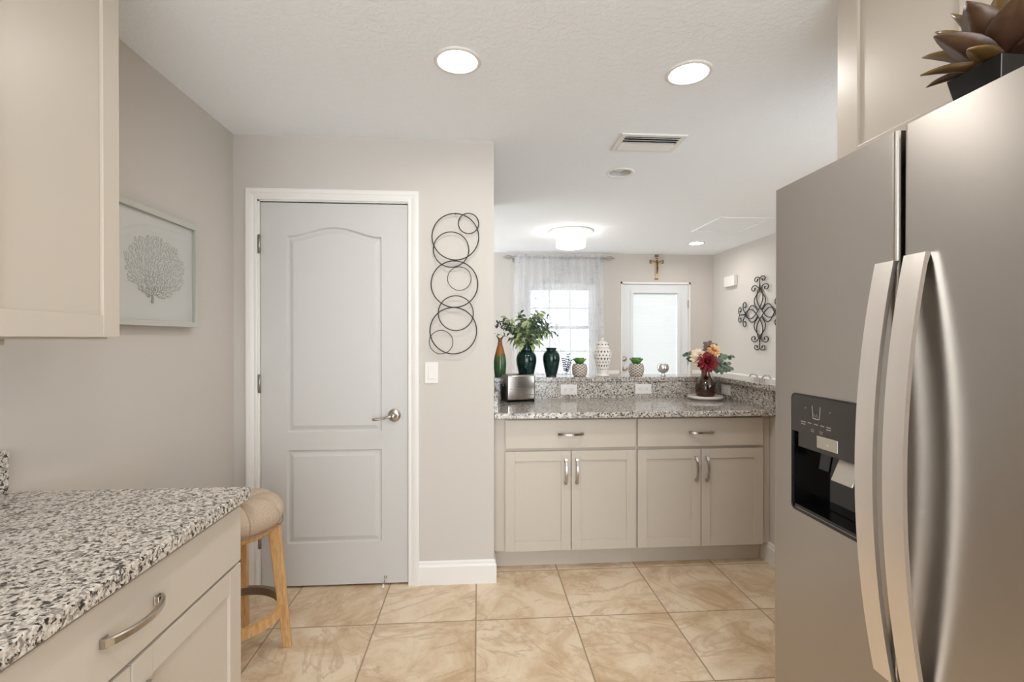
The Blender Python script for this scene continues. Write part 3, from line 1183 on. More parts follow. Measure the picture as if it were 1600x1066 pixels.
# bottle vase with a torn lip
b = MB()
keys = smooth_prof([(.036, 0), (.041, .03), (.044, .09), (.040, .135), (.028, .185), (.017, .225), (.013, .255), (.0145, .270)])
seg = 48
pts, fs = [], []
allp = keys
bxp, byp = .150, 3.36
for i, (r, z) in enumerate(allp):
    for j in range(seg):
        a = 2 * pi * j / seg
        lip = max(0, (z - .255) / .015)
        h = lip * (.020 * abs(cos(a)) ** 3)
        q = r + lip * (.014 * abs(cos(a)) ** 3)
        pts.append((bxp + q * cos(a), byp + q * sin(a), LZ + z + h))
m = len(allp)
for i, (r, z) in reversed(list(enumerate(allp))):
    for j in range(seg):
        p = pts[i * seg + j]
        pts.append((bxp + (p[0] - bxp) * .86, byp + (p[1] - byp) * .86, p[2] if i > 0 else p[2] + .005))
for i in range(2 * m - 1):
    for j in range(seg):
        q = (j + 1) % seg
        fs.append((i * seg + j, i * seg + q, (i + 1) * seg + q, (i + 1) * seg + j))
fs.append(tuple(range(seg)))
fs.append(tuple((2 * m - 1) * seg + j for j in range(seg)))
b.poly(pts, fs, True)
tag(b.build('bottle_vase', M_bottle), 'slender green and amber glazed bottle vase behind the toaster', 'vase')

# green vase with foliage
gv = (.336, 3.365)
keys = smooth_prof([(.050, 0), (.053, .012), (.062, .055), (.0715, .105), (.069, .140), (.056, .168), (.045, .182), (.043, .196), (.048, .226), (.052, .232)])
tag(vase(gv[0], gv[1], keys, M_green).build('vase', M_green), 'dark green glazed vase filled with leafy stems behind the toaster', 'vase', 'dark green vases on the ledge')
keys = smooth_prof([(.037, 0), (.038, .014), (.044, .030), (.055, .082), (.0605, .125), (.055, .158), (.040, .177), (.034, .186), (.040, .199), (.043, .201)])
tag(vase(.512, 3.36, keys, M_green).build('vase', M_green), 'empty dark green glazed vase right of the leafy one on the ledge', 'vase', 'dark green vases on the ledge')
rnd = random.Random(3)
top = Vector((gv[0], gv[1], LZ + .19))
fo = thing('foliage_arrangement', 'arrangement of variegated and dark green leaf stems in the left green vase', 'plant', top)
bs, bl, bv = MB(), MB(), MB()
for i in range(54):
    a = 2 * pi * i / 54 + rnd.uniform(-.2, .2)
    sp_ = rnd.uniform(.25, 1.0)
    H_ = rnd.uniform(.13, .29) * (1.05 - .35 * sp_)
    R = .06 + .20 * sp_
    if cos(a) > .6:
        R *= .92
    end = top + Vector((cos(a) * R, sin(a) * R * .55, H_))
    mid = top + Vector((cos(a) * R * .35, sin(a) * R * .2, H_ * .8))
    path = [top + Vector((cos(a) * .01, sin(a) * .01, -.13))]
    for t in [j / 7 for j in range(8)]:
        path.append(top * (1 - t) ** 2 + mid * 2 * t * (1 - t) + end * t * t)
    bs.tube(path, .0011, 5)
    outer = R > .15
    tgt = bl if (outer or rnd.random() < .25) else bv
    for j in range(3, len(path)):
        for s in (-1, 1):
            d = (path[j] - path[j - 1]).normalized()
            sd = d.cross(Vector((rnd.uniform(-1, 1), rnd.uniform(-1, 1), rnd.uniform(.2, 1)))).normalized() * s
            L = rnd.uniform(.04, .062) if tgt is bv else rnd.uniform(.024, .042)
            if tgt is bl and j < 5:
                continue
            tgt.leaf(path[j], d * .5 + sd + Vector((0, 0, rnd.uniform(-.5, .3))), Vector((rnd.uniform(-.4, .4), -.7, .6)), L, L * rnd.uniform(.36, .46), rnd.uniform(.1, .7), .15, 4)
for i in range(80):
    a = rnd.uniform(0, 2 * pi)
    el = rnd.uniform(-.55, 1.1)
    d = Vector((cos(a) * cos(el), sin(a) * cos(el) * .8, sin(el)))
    p = top + Vector((0, 0, .05 + .05 * rnd.random())) + d * rnd.uniform(.02, .085)
    L = rnd.uniform(.055, .09)
    bv.leaf(p, d, Vector((0, -.5, 1)), L, L * .34, rnd.uniform(.3, .9), .2, 5)
bs.build('stems', M_stem, fo); bl.build('dark_leaves', M_leaf, fo); bv.build('variegated_leaves', M_leafv, fo)

# pierced ginger jar
jx, jy = .880, 3.36
jar = thing('ginger_jar', 'white pierced lattice ceramic ginger jar with a domed lid on the ledge', 'jar', (jx, jy, LZ))
seg, rows = 112, 40
keys = [(.043, .0), (.046, .006), (.040, .012), (.036, .022), (.047, .068), (.060, .120), (.065, .150), (.062, .172), (.050, .190), (.043, .196), (.043, .202)]
pp = smooth_prof(keys, 6)
zs = [p[1] for p in pp]


def rat(z):
    for (r0, z0), (r1, z1) in zip(pp, pp[1:]):
        if z0 <= z <= z1 and z1 > z0:
            return r0 + (r1 - r0) * (z - z0) / (z1 - z0)
    return pp[-1][0]


zr = [.202 * i / rows for i in range(rows + 1)]
b = MB()
pts = [(jx + rat(z) * cos(2 * pi * j / seg), jy + rat(z) * sin(2 * pi * j / seg), LZ + z) for z in zr for j in range(seg)]
fs = []
for i in range(rows):
    for j in range(seg):
        band, ph = divmod(i - 7, 5)
        hole = False
        if 0 <= band < 6 and ph in (1, 2, 3):
            jj = (j + (3.5 if band % 2 else 0)) % 7
            wid = 1.6 if ph == 2 else .9
            hole = abs(jj - 3) <= wid
        if not hole:
            q = (j + 1) % seg
            fs.append((i * seg + j, i * seg + q, (i + 1) * seg + q, (i + 1) * seg + j))
fs.append(tuple(reversed(range(seg))))
b.poly(pts, fs, True)
jb = b.build('body', M_ceramic, jar)
b = MB()
b.lathe([(.0001, .014)] + [(max(.02, rat(z) - .0075), z) for z in [.014 + .18 * i / 14 for i in range(15)]] + [(.0001, .195)], (jx, jy, LZ), 40, cap=False)
b.build('hole_shade_liner', paint('liner_shade_tone', srgb(128, 114, 102), .8), jar)  # added liner, its brown-grey stands in for shade behind the holes
md = jb.modifiers.new('wall', 'SOLIDIFY'); md.thickness = .0035; md.offset = -1
b = MB()
b.lathe([(.046, .2005), (.048, .204), (.047, .209), (.040, .213), (.040, .222), (.034, .236), (.020, .246), (.008, .250), (.006, .254), (.010, .262), (.008, .270), (.0005, .274)], (jx, jy, LZ), 40,
        rfun=lambda a, z: 1 + (.05 * cos(10 * a) if .212 < z < .24 else 0))
lid = b.build('lid', M_ceramic, jar)
b = MB()
for i in range(10):
    a = 2 * pi * i / 10
    b.ball((jx + .0395 * cos(a), jy + .0395 * sin(a), LZ + .223), .0052, sx=.5, sy=.9, sz=1.2, seg=10) if False else b.lathe([(.0045, 0), (.0045, .003)], M=T(jx + .0385 * cos(a), jy + .0385 * sin(a), LZ + .224, a, 0, pi / 2 - .35), seg=12)
b.build('lid_hole_shade', M_dark, lid)  # dark discs paint in the shade of holes not cut in the lid


def succulent_pot(x, y, label, seed):
    o = thing('succulent_pot', label, 'potted plant', (x, y, LZ), 'lattice pots with succulents')
    keys = smooth_prof([(.040, 0), (.048, .012), (.0545, .040), (.053, .066), (.046, .086), (.044, .088)])
    full = [(.0001, 0)] + keys + [(r - .005, z) for r, z in reversed(keys[4:])] + [(.0001, .070)]
    b = MB(); b.lathe(full, (x, y, LZ), 48, cap=False)
    p = b.build('pot', M_lattice, o)
    rnd = random.Random(seed)
    b = MB()
    for ring, (n, el, L, W) in enumerate(((10, .72, .062, .034), (8, .98, .060, .034), (6, 1.22, .054, .03), (3, 1.42, .046, .024))):
        for i in range(n):
            a = 2 * pi * (i + ring * .5) / n + rnd.uniform(-.1, .1)
            d = Vector((cos(a) * cos(el), sin(a) * cos(el), sin(el)))
            b.leaf((x + cos(a) * .006, y + sin(a) * .006, LZ + .078), d, (0, 0, 1), L, W, -.12, .3, 6, 1.2, .5)
    lf = b.build('leaves', M_succ, o)
    md = lf.modifiers.new('thick', 'SOLIDIFY'); md.thickness = .004
    return o


succulent_pot(.712, 3.345, 'left of the two lattice pots with green succulents, between dark vase and white jar', 1)
succulent_pot(1.120, 3.345, 'right of the two lattice pots with green succulents, by the silver votive cup', 5)

# sprig in a bud glass
sx, sy = .622, 3.37
sg = thing('dried_sprig', 'dark dried sprig in a tiny clear glass beside the empty green vase', 'dried flower', (sx, sy, LZ))
b = MB(); b.lathe([(.0001, 0), (.012, 0), (.014, .02), (.008, .03), (.008, .038), (.0065, .038), (.0065, .03), (.0125, .02), (.0105, .003), (.0001, .003)], (sx, sy, LZ), 20, cap=False)
b.build('bud_glass', M_glass, sg)
b = MB()
rnd = random.Random(11)
for k_, (dx, h) in enumerate(((.012, .145), (-.022, .115), (.028, .10))):
    path = [Vector((sx + dx * t, sy, LZ + .006 + h * t)) for t in [j / 8 for j in range(9)]]
    b.tube(path, .0009, 5)
    for j in range(2, 9):
        for s in (-1, 1):
            b.leaf(path[j], Vector((s * .9, rnd.uniform(-.5, .5), .6)), (0, -1, .3), rnd.uniform(.014, .024), .008, .2, .1, 3)
b.build('sprig', M_black, sg)

# votive cup
cx_, cyy = 1.318, 3.35
cu = thing('votive_cup', 'round silver glass votive cup on a short foot near the flower vase', 'candle holder', (cx_, cyy, LZ))
b = MB()
full = [(.0001, .020), (.014, .0205), (.029, .028), (.038, .041), (.0415, .056), (.039, .072), (.032, .085), (.029, .084), (.036, .071), (.0385, .056), (.035, .042), (.022, .031), (.0001, .027)]
b.lathe(full, (cx_, cyy, LZ), 36, cap=False)
b.build('bowl', M_chrome, cu)
b = MB(); b.lathe([(.017, 0), (.017, .004), (.012, .010), (.010, .018), (.014, .0225)], (cx_, cyy, LZ), 24)
b.build('foot', M_chrome, cu)

# toaster
TM = T(.182, 3.075, .9142, radians(13))
to = thing('toaster', 'brushed stainless steel toaster on the left end of the bar counter', 'toaster', (.25, 3.16, .9142))
tw, td, th = .195, .145, .178
b = MB(TM); b.box(.004, tw - .004, .004, td - .004, .0, .014, .003)
b.build('base', M_gblack, to)
b = MB(TM)
b.box(0, tw, 0, td, .012, th, .014, seg=4)
tb = b.build('body', M_toast, to)
for f in tb.data.polygons:
    f.use_smooth = True
for z0, z1 in ((.046, .050), (.086, .090)):
    b = MB(TM); b.box(.016, tw - .016, -.0025, .004, z0, z1, .001)
    b.build('rib', M_toast, to)
b = MB(TM)
for y0 in (.036, .084):
    b.box(.03, tw - .03, y0, y0 + .026, th - .003, th + .0012)
b.build('slots', M_gblack, to)
b = MB(TM); b.box(-.004, .004, .012, td - .012, .014, .10, .003)
sp2 = b.build('side_panel', M_gblack, to)
b = MB(TM); b.box(-.018, -.003, .055, .09, .10, .112, .003)
b.build('lever', M_gblack, to)
b = MB(TM); b.box(.075, .12, -.0012, .001, .122, .126)
b.build('nameplate', M_nickel, to)

# flower tray, vase and bouquet
fx, fy = 1.532, 3.150
b = MB()
b.lathe([(.0001, 0), (.088, 0), (.090, .008), (.105, .010), (.1125, .014), (.1135, .020), (.1125, .027), (.109, .029), (.105, .024), (.0001, .022)], (fx, fy, .9142), 64, cap=False)
tag(b.build('round_tray', M_ceramic), 'round white turntable tray under the smoked glass flower vase', 'tray')
FV = .9142 + .0225
b = MB()
keys = smooth_prof([(.052, 0), (.060, .012), (.0665, .045), (.064, .078), (.050, .110), (.034, .136), (.028, .160), (.031, .182)])
full = [(.0001, 0)] + keys + [(r - .003, z + (.006 if i == len(keys) - 1 else 0)) for i, (r, z) in enumerate(reversed(keys))] + [(.0001, .008)]
b.lathe(full, (fx + .003, fy, FV), 48, cap=False)
tag(b.build('vase', M_smoke), 'smoked brown glass bulb vase of flowers on the white tray', 'vase')
bo = thing('bouquet', 'bouquet of crimson, cream and peach flowers with eucalyptus in the smoked vase', 'flowers', (fx, fy, FV + .18))
ftop = Vector((fx + .003, fy, FV + .165))
rnd = random.Random(21)


def flower(c, R, axis, mat, rings, name):
    b = MB()
    ax = Vector(axis).normalized()
    q = Vector((0, 0, 1)).rotation_difference(ax).to_matrix().to_4x4()
    M = Matrix.Translation(c) @ q
    for k_, (n, el, Lf, Wf) in enumerate(rings):
        for i in range(n):
            a = 2 * pi * (i + .5 * (k_ % 2)) / n + rnd.uniform(-.08, .08)
            d = Vector((cos(a) * cos(el), sin(a) * cos(el), sin(el)))
            b.leaf((cos(a) * R * .06, sin(a) * R * .06, 0), d, (0, 0, 1), R * Lf, R * Wf, rnd.uniform(-.1, .25), .35, 5, 1.2, .3, M=M)
    b.ball((0, 0, .04 * R), R * .16, M=M, seg=10)
    return b.build(name, mat, bo)


dahlia = ((13, -.15, 1.0, .42), (13, .12, .96, .4), (12, .42, .86, .36), (10, .75, .7, .3), (8, 1.05, .55, .26), (5, 1.35, .4, .2))
flower(Vector((1.520, fy - .055, 1.172)), .072, (-.15, -1, .35), M_red, dahlia, 'crimson_dahlia')
flower(Vector((1.474, fy - .015, 1.205)), .060, (-.5, -.8, .5), M_cream, dahlia, 'cream_bloom')
flower(Vector((1.597, fy + .01, 1.248)), .052, (.2, -.8, .6), M_peach, dahlia, 'peach_bloom')
flower(Vector((1.535, fy + .055, 1.215)), .045, (.1, -.3, 1), M_cream, dahlia, 'cream_bloom')
bs = MB()
be, bp_ = MB(), MB()
tips = [(-.135, .0, .115, 0), (-.10, .02, .085, 0), (.185, .0, .10, 0), (.14, -.02, .055, 0), (.18, .01, .02, 0), (.10, -.03, .01, 0), (.03, .02, .19, 1), (.075, .03, .175, 1), (.06, .02, .13, 1), (-.05, .04, .12, 0), (.0, .05, .13, 0), (.12, .04, .11, 0)]
for dx, dy, dz, kind in tips:
    end = ftop + Vector((dx, dy, dz + .0))
    mid = ftop + Vector((dx * .35, dy * .4, dz * .7 + .02))
    path = [ftop + Vector((dx * .05, dy * .05, -.12))] + [ftop * (1 - t) ** 2 + mid * 2 * t * (1 - t) + end * t * t for t in [j / 7 for j in range(8)]]
    bs.tube(path, .0012, 5)
    tg = bp_ if kind else be
    for j in (5, 6, 7, 8):
        for s in (-1, 1):
            L = rnd.uniform(.030, .042) * (1.0 if j < 8 else .8)
            d = (path[j] - path[j - 1]).normalized()
            tg.leaf(path[j], d * .6 + Vector((s * rnd.uniform(.5, 1), rnd.uniform(-.4, .2), s * rnd.uniform(-.5, .5))), (rnd.uniform(-.3, .3), -1, .4), L, L * .78, rnd.uniform(.0, .5), .1, 6, .85, .2)
bs.build('stems', M_stem, bo); be.build('eucalyptus_leaves', M_euca, bo); bp_.build('plum_leaves', M_plum, bo)

# ---------------------------------------------------------------- refrigerator
FX, FZ0, FZ1 = .909, .035, 1.779
RL = -pi / 2      # local front (-y) faces -x ; local x runs toward the camera
fr = thing('refrigerator', 'stainless steel side by side refrigerator with a black dispenser and bowed handles', 'refrigerator', (1.3, .95, 0))
b = MB(); b.box(FX + .075, XR - .02, .512, 1.412, .03, 1.762, .004); b.box(FX + .09, XR - .05, .53, 1.40, 0, .03)
b.build('body', paint('fridge_side_grey', srgb(96, 94, 92), .45), fr)
b = MB(); b.box(FX + .055, FX + .075, .515, 1.408, .04, 1.76)
b.build('door_gasket', M_dark, fr)
# freezer door with a rectangular hole (plan in y,z)
fy0, fy1 = .9845, 1.4195
hy0, hy1, hz0, hz1 = 1.085, 1.322, .846, 1.158


def doorshell(y0, y1, z0, z1, hole=None, r=.012):
    b = MB()
    x0, x1 = FX, FX + .055
    # rounded vertical edges via profile in plan
    prof = []
    for i in range(7):
        a = pi / 2 * i / 6
        prof.append((x0 + r - r * sin(a) if False else x0 + r * (1 - sin(a)), y0 + r * (1 - cos(a))))
    prof2 = [(x, y0 + y1 - y) for x, y in reversed(prof)]
    ring = [(x1, y0)] + prof + prof2 + [(x1, y1)]
    n = len(ring)
    ln = len(prof)
    vs = [(x, y, z0) for x, y in ring] + [(x, y, z1) for x, y in ring]
    fs = []
    for i in range(n):
        q = (i + 1) % n
        if i == ln and hole:
            continue
        fs.append((i, q, n + q, n + i))
    fs += [tuple(range(n)), tuple(n + i for i in reversed(range(n)))]
    b.poly(vs, fs)
    if hole:
        h0, h1, k0, k1 = hole
        ya, yb = y0 + r, y1 - r
        ys_, zs_ = [ya, h0, h1, yb], [z0, k0, k1, z1]
        pv = [(x0, y, z) for z in zs_ for y in ys_]
        ff = [(j * 4 + i, j * 4 + i + 1, (j + 1) * 4 + i + 1, (j + 1) * 4 + i) for j in range(3) for i in range(3) if not (i == 1 and j == 1)]
        b.poly(pv, ff)
    bmesh.ops.remove_doubles(b.bm, verts=list(b.bm.verts), dist=1e-5)
    return b


fd = doorshell(fy0, fy1, .06, FZ1, (hy0, hy1, hz0, hz1)).build('freezer_door', M_steel, fr)
rd = doorshell(.508, .9705, .06, FZ1 + .002).build('fridge_door', M_steel, fr)
b = MB(); b.box(FX + .03, FX + .09, .52, 1.405, .03, .058, .002)
b.build('kick_grille', M_panel, fr)
for (y0, y1) in ((1.36, 1.40), (.53, .57)):
    b = MB(); b.box(FX + .03, FX + .14, y0, y1, 1.7625, 1.778, .003)
    b.build('hinge_cover', M_panel, fr)
# dispenser
def rrect(y0, y1, z0, z1, r, n=5):
    out = []
    for (cy_, cz_, a0) in ((y1 - r, z1 - r, 0), (y0 + r, z1 - r, 90), (y0 + r, z0 + r, 180), (y1 - r, z0 + r, 270)):
        for i in range(n + 1):
            a = radians(a0 + 90 * i / n)
            out.append((cy_ + r * cos(a), cz_ + r * sin(a)))
    return out


dy0, dy1, dz0, dz1 = 1.072, 1.331, .836, 1.170
b = MB()
o_ = rrect(dy0, dy1, dz0, dz1, .016)
i_ = rrect(dy0 + .006, dy1 - .006, dz0 + .006, dz1 - .006, .012)
n = len(o_)
vs = [(FX - .0005, y, z) for y, z in o_] + [(FX - .004, y, z) for y, z in o_] + [(FX - .004, y, z) for y, z in i_] + [(FX + .004, y, z) for y, z in i_]
fs = []
for r_ in range(3):
    for i in range(n):
        q = (i + 1) % n
        fs.append((r_ * n + i, r_ * n + q, (r_ + 1) * n + q, (r_ + 1) * n + i))
b.poly(vs, fs)
dp = b.build('dispenser', M_gblack, fd)
b = MB()
b.poly([(FX + .0535, hy0, hz0), (FX + .0535, hy1, hz0), (FX + .0535, hy1, hz1), (FX + .0535, hy0, hz1), (FX - .001, hy0, hz0), (FX - .001, hy1, hz0), (FX - .001, hy1, hz1), (FX - .001, hy0, hz1)],
       [(0, 1, 2, 3), (0, 1, 5, 4), (2, 3, 7, 6), (1, 2, 6, 5), (3, 0, 4, 7)])
b.box(FX - .002, FX + .052, hy0 + .004, hy1 - .004, hz0, hz0 + .008, .002)
b.build('recess', M_gblack, dp, recalc=False)
pnl = [(dy0 + .005, 1.022), (1.297, 1.022), (1.297, 1.062), (dy1 - .005, 1.062), (dy1 - .005, dz1 - .017), (dy1 - .009, dz1 - .009), (dy1 - .017, dz1 - .005), (dy0 + .017, dz1 - .005), (dy0 + .009, dz1 - .009), (dy0 + .005, dz1 - .017)]
b = MB(); b.ext(pnl, FX - .0052, FX + .010, 'x')
cp = b.build('control_panel', M_panel, dp)
b = MB()
# cup icon and rows of small print on the panel (drawn as raised strokes)
xq = FX - .0055


def stroke(y0, z0, y1, z1, w=.0011):
    d = Vector((0, y1 - y0, z1 - z0)); d.normalize()
    s = Vector((0, -d.z, d.y)) * w
    p0, p1 = Vector((xq, y0, z0)), Vector((xq, y1, z1))
    b.poly([p0 - s, p1 - s, p1 + s, p0 + s], [(0, 1, 2, 3)])


yc = 1.226
stroke(yc + .0155, 1.143, yc + .012, 1.109); stroke(yc + .012, 1.109, yc - .012, 1.109); stroke(yc - .012, 1.109, yc - .0155, 1.143)
for i, q in enumerate((-.006, -.002, .002, .006)):
    stroke(yc + q, 1.114 + (i % 2) * .004, yc + q + .002, 1.117 + (i % 2) * .004, .0007)
b.build('cup_icon', M_ink, cp, recalc=False)
rnd = random.Random(2)
for yy, rows_ in ((1.277, 2), (1.251, 1), (1.226, 1), (1.203, 1), (1.180, 2)):
    b = MB()
    for r_ in range(rows_):
        z = 1.094 - r_ * .006
        wd = .0075 if rows_ == 1 else .008
        y = yy + wd
        while y > yy - wd:
            l_ = rnd.uniform(.0012, .0028)
            stroke(y, z + rnd.uniform(-.0006, .0006), y - l_, z + rnd.uniform(-.0006, .0006), .0013)
            y -= l_ + .001
    b.build('button_label', M_ink, cp, recalc=False)
for yy in (1.24, 1.207):
    b = MB()
    for r_ in range(2):
        stroke(yy + .006, 1.078 - r_ * .005, yy - .006, 1.078 - r_ * .005, .0006)
    b.build('button_label', M_ink, cp, recalc=False)
for yy in (1.268, 1.175):
    b = MB()
    stroke(yy + .0015, 1.133, yy - .0015, 1.134, .0012)
    b.build('indicator_mark', M_ink, cp, recalc=False)
b = MB(); b.box(FX - .0068, FX - .004, 1.148, 1.222, 1.034, 1.066, .001); b.lathe([(.003, 0), (.003, .0015)], M=T(FX - .0066, 1.182, 1.046, RL, pi / 2), seg=12)
b.build('nozzle_plate', M_silver, cp)
b = MB(T(FX + .020, 1.135, 1.018, RL, radians(-24))); b.box(-.035, .035, -.003, .003, -.062, .0, .002)
b.build('ice_paddle', M_silver, dp)
b = MB(T(FX + .03, 1.23, 1.018, RL, radians(-10))); b.box(-.02, .02, -.003, .003, -.05, .0, .002)
b.build('water_paddle', M_gblack, dp)


def bow_handle(parent, yc_, hw, z0, z1, sag, name='handle'):
    b = MB()
    n = 40
    zc, hh = (z0 + z1) / 2, (z1 - z0) / 2
    vs, fs = [], []
    for i in range(n + 1):
        t = -1 + 2 * i / n
        z = zc + t * hh
        x = FX - .014 - sag * (1 - t * t)
        xb = FX - .003 - (sag) * max(0, (1 - t * t) - .02) if abs(t) < .985 else FX + .001
        w2 = hw
        vs += [(x, yc_ - w2, z), (x - .0004, yc_, z), (x, yc_ + w2, z), (xb, yc_ + w2 * .9, z), (xb, yc_ - w2 * .9, z)]
    for i in range(n):
        for j in range(5):
            q = (j + 1) % 5
            fs.append((i * 5 + j, i * 5 + q, (i + 1) * 5 + q, (i + 1) * 5 + j))
    fs += [tuple(range(5)), tuple(n * 5 + j for j in reversed(range(5)))]
    b.poly(vs, fs)
    return b.build(name, M_handle, parent)


bow_handle(fd, 1.002, .0245, .575, 1.494, .047)
bow_handle(rd, .928, .0248, .575, 1.500, .047)

# cabinet above the refrigerator
UC = 1.09
ucab = thing('wall_cabinet', 'cream wall cabinet above the refrigerator behind the bronze potted plant', 'cabinet', (1.4, .95, 1.80))
b = MB(); b.box(UC + .021, XR, .49, 1.389, 1.80, ZC - .004)
b.build('carcass', M_cab, ucab)
for y1 in (1.391, .939):
    shaker(ucab, T(UC, y1, 1.803, RL), .449, .585, st=.078)

# plant on the refrigerator
pb = Vector((.985, .868, FZ1 + .001))
ap = thing('potted_agave', 'bronze artificial agave in a square gloss black pot on top of the refrigerator', 'potted plant', pb)
b = MB()
px0, px1, py0_, py1_ = .958, 1.085, .818, .923
zt, zb = 1.852, FZ1 + .003
def taper(x0, x1, y0, y1, z0, z1, k_):
    return [(x0 + k_, y0 + k_, z0), (x1 - k_, y0 + k_, z0), (x1 - k_, y1 - k_, z0), (x0 + k_, y1 - k_, z0), (x0, y0, z1), (x1, y0, z1), (x1, y1, z1), (x0, y1, z1)]
vs = taper(px0, px1, py0_, py1_, zb, zt, .012) + [(px0 + .006, py0_ + .006, zt), (px1 - .006, py0_ + .006, zt), (px1 - .006, py1_ - .006, zt), (px0 + .006, py1_ - .006, zt), (px0 + .01, py0_ + .01, zt - .02), (px1 - .01, py0_ + .01, zt - .02), (px1 - .01, py1_ - .01, zt - .02), (px0 + .01, py1_ - .01, zt - .02)]
b.poly(vs, [(0, 3, 2, 1), (0, 1, 5, 4), (1, 2, 6, 5), (2, 3, 7, 6), (3, 0, 4, 7), (4, 5, 9, 8), (5, 6, 10, 9), (6, 7, 11, 10), (7, 4, 8, 11), (8, 9, 13, 12), (9, 10, 14, 13), (10, 11, 15, 14), (11, 8, 12, 15), (12, 13, 14, 15)])
bmesh.ops.bevel(b.bm, geom=[e for e in b.bm.edges], offset=.002, segments=2, affect='EDGES', profile=.5)
b.build('pot', M_gblack, ap)
rnd = random.Random(4)
b1, b2 = MB(), MB()
ac = Vector((1.02, .870, 1.850))
for ring, (n, el, L, W) in enumerate(((7, .38, .115, .034), (7, .74, .135, .058), (7, 1.02, .145, .06), (5, 1.3, .15, .05))):
    for i in range(n):
        a = 2 * pi * (i + ring * .37) / n + rnd.uniform(-.15, .15)
        e2 = el + rnd.uniform(-.1, .1)
        d = Vector((cos(a) * cos(e2), sin(a) * cos(e2), sin(e2)))
        (b2 if rnd.random() < .3 or ring == 3 else b1).leaf(ac + Vector((cos(a), sin(a), 0)) * .012, d, (0, 0, 1), L, W, .2 if ring == 0 else .1, .35, 9, .95, .4)
for bb, mm, nm in ((b1, M_agave, 'bronze_leaves'), (b2, M_agave2, 'olive_leaves')):
    lf = bb.build(nm, mm, ap)
    md = lf.modifiers.new('thick', 'SOLIDIFY'); md.thickness = .003

# ---------------------------------------------------------------- ceiling pieces
def can_light(x, y, label, lit=True, r=.071, rt=.092):
    o = thing('recessed_light', label, 'ceiling light', (x, y, ZC), 'recessed ceiling lights')
    b = MB()
    b.lathe([(r, 0), (r + .003, -.006), (rt - .006, -.006), (rt, -.002), (rt, 0)], (x, y, ZC), 48, cap=False)
    b.build('trim_ring', M_trim, o)
    depth = .012 if lit else .065
    b = MB(); b.lathe([(r, 0), (r * .96, depth * .5), (r * .88 if not lit else r * .98, depth), (r * .8, depth + .001), (.0001, depth + .002)], (x, y, ZC), 48, cap=False)
    b.build('reflector', M_reflector, o, recalc=False)
    if lit:
        b = MB(); b.lathe([(r * .965, .006), (r * .6, .0035), (.0001, .0025)], (x, y, ZC), 48, cap=False)
        b.build('lens', M_lens, o)
    else:
        b = MB(); b.lathe([(r * .60, depth - .002), (r * .62, depth - .03), (r * .5, depth - .045), (.0001, depth - .052)], (x, y, ZC), 32, cap=False)
        b.build('bulb', M_coldlens, o)
    return o


can_light(-.081, 1.863, 'lit recessed ceiling light nearest the pantry door')
can_light(.845, 1.883, 'lit recessed ceiling light nearest the refrigerator')
can_light(.911, 3.042, 'unlit recessed ceiling light with a bare bulb beyond the air vent', lit=False)
can_light(2.43, 5.211, 'small lit recessed ceiling light in the far room near the back door')
can_light(-.081, .35, 'added unseen recessed fill light overhead left, behind the frame top')  # added out of view to brighten the kitchen
can_light(.845, .35, 'added unseen recessed fill light overhead right, behind the frame top')  # second added fill lamp, also out of view

av = thing('air_vent', 'white louvered air supply vent in the ceiling above the bar counter', 'vent', (.92, 2.56, ZC))
vx0, vx1, vy0, vy1 = .745, 1.098, 2.448, 2.668
b = MB()
fwv = .028
b.box(vx0, vx0 + fwv, vy0, vy1, ZC - .010, ZC - .0005, .002); b.box(vx1 - fwv, vx1, vy0, vy1, ZC - .010, ZC - .0005, .002)
b.box(vx0 + fwv, vx1 - fwv, vy0, vy0 + fwv, ZC - .0098, ZC - .0005, .002); b.box(vx0 + fwv, vx1 - fwv, vy1 - fwv, vy1, ZC - .0098, ZC - .0005, .002)
b.build('frame', M_trim, av)
b = MB(); b.box(vx0 + .02, vx1 - .02, vy0 + .02, vy1 - .02, ZC - .0016, ZC - .0004)
b.build('duct_shade_sheet', M_dark, av)  # dark sheet under the uncut ceiling, stands in for shade inside the duct
ns = 6
for i in range(ns):
    y = vy0 + fwv + .012 + (vy1 - vy0 - 2 * fwv - .024) * i / (ns - 1)
    b = MB(T(0, y, ZC - .009, 0, radians(30 if i < 3 else -24))); b.box(vx0 + fwv, vx1 - fwv, -.0105, .0105, -.001, .001)
    b.build('louver', M_trim, av)

ah = thing('attic_hatch', 'white rectangular access panel in the far room ceiling', 'ceiling hatch', (2.36, 4.35, ZC))
b = MB()
ax0, ax1, ay0, ay1 = 2.11, 2.60, 4.06, 4.64
b.box(ax0 + .03, ax1 - .03, ay0 + .03, ay1 - .03, ZC - .006, ZC - .0005, .001)
b.build('panel', M_ceil, ah)
b = MB()
for (x0, x1, y0, y1) in ((ax0, ax0 + .024, ay0, ay1), (ax1 - .024, ax1, ay0, ay1), (ax0 + .024, ax1 - .024, ay0, ay0 + .024), (ax0 + .024, ax1 - .024, ay1 - .024, ay1)):
    b.box(x0, x1, y0, y1, ZC - .012, ZC - .0005, .003)
b.build('frame', M_ceil, ah)

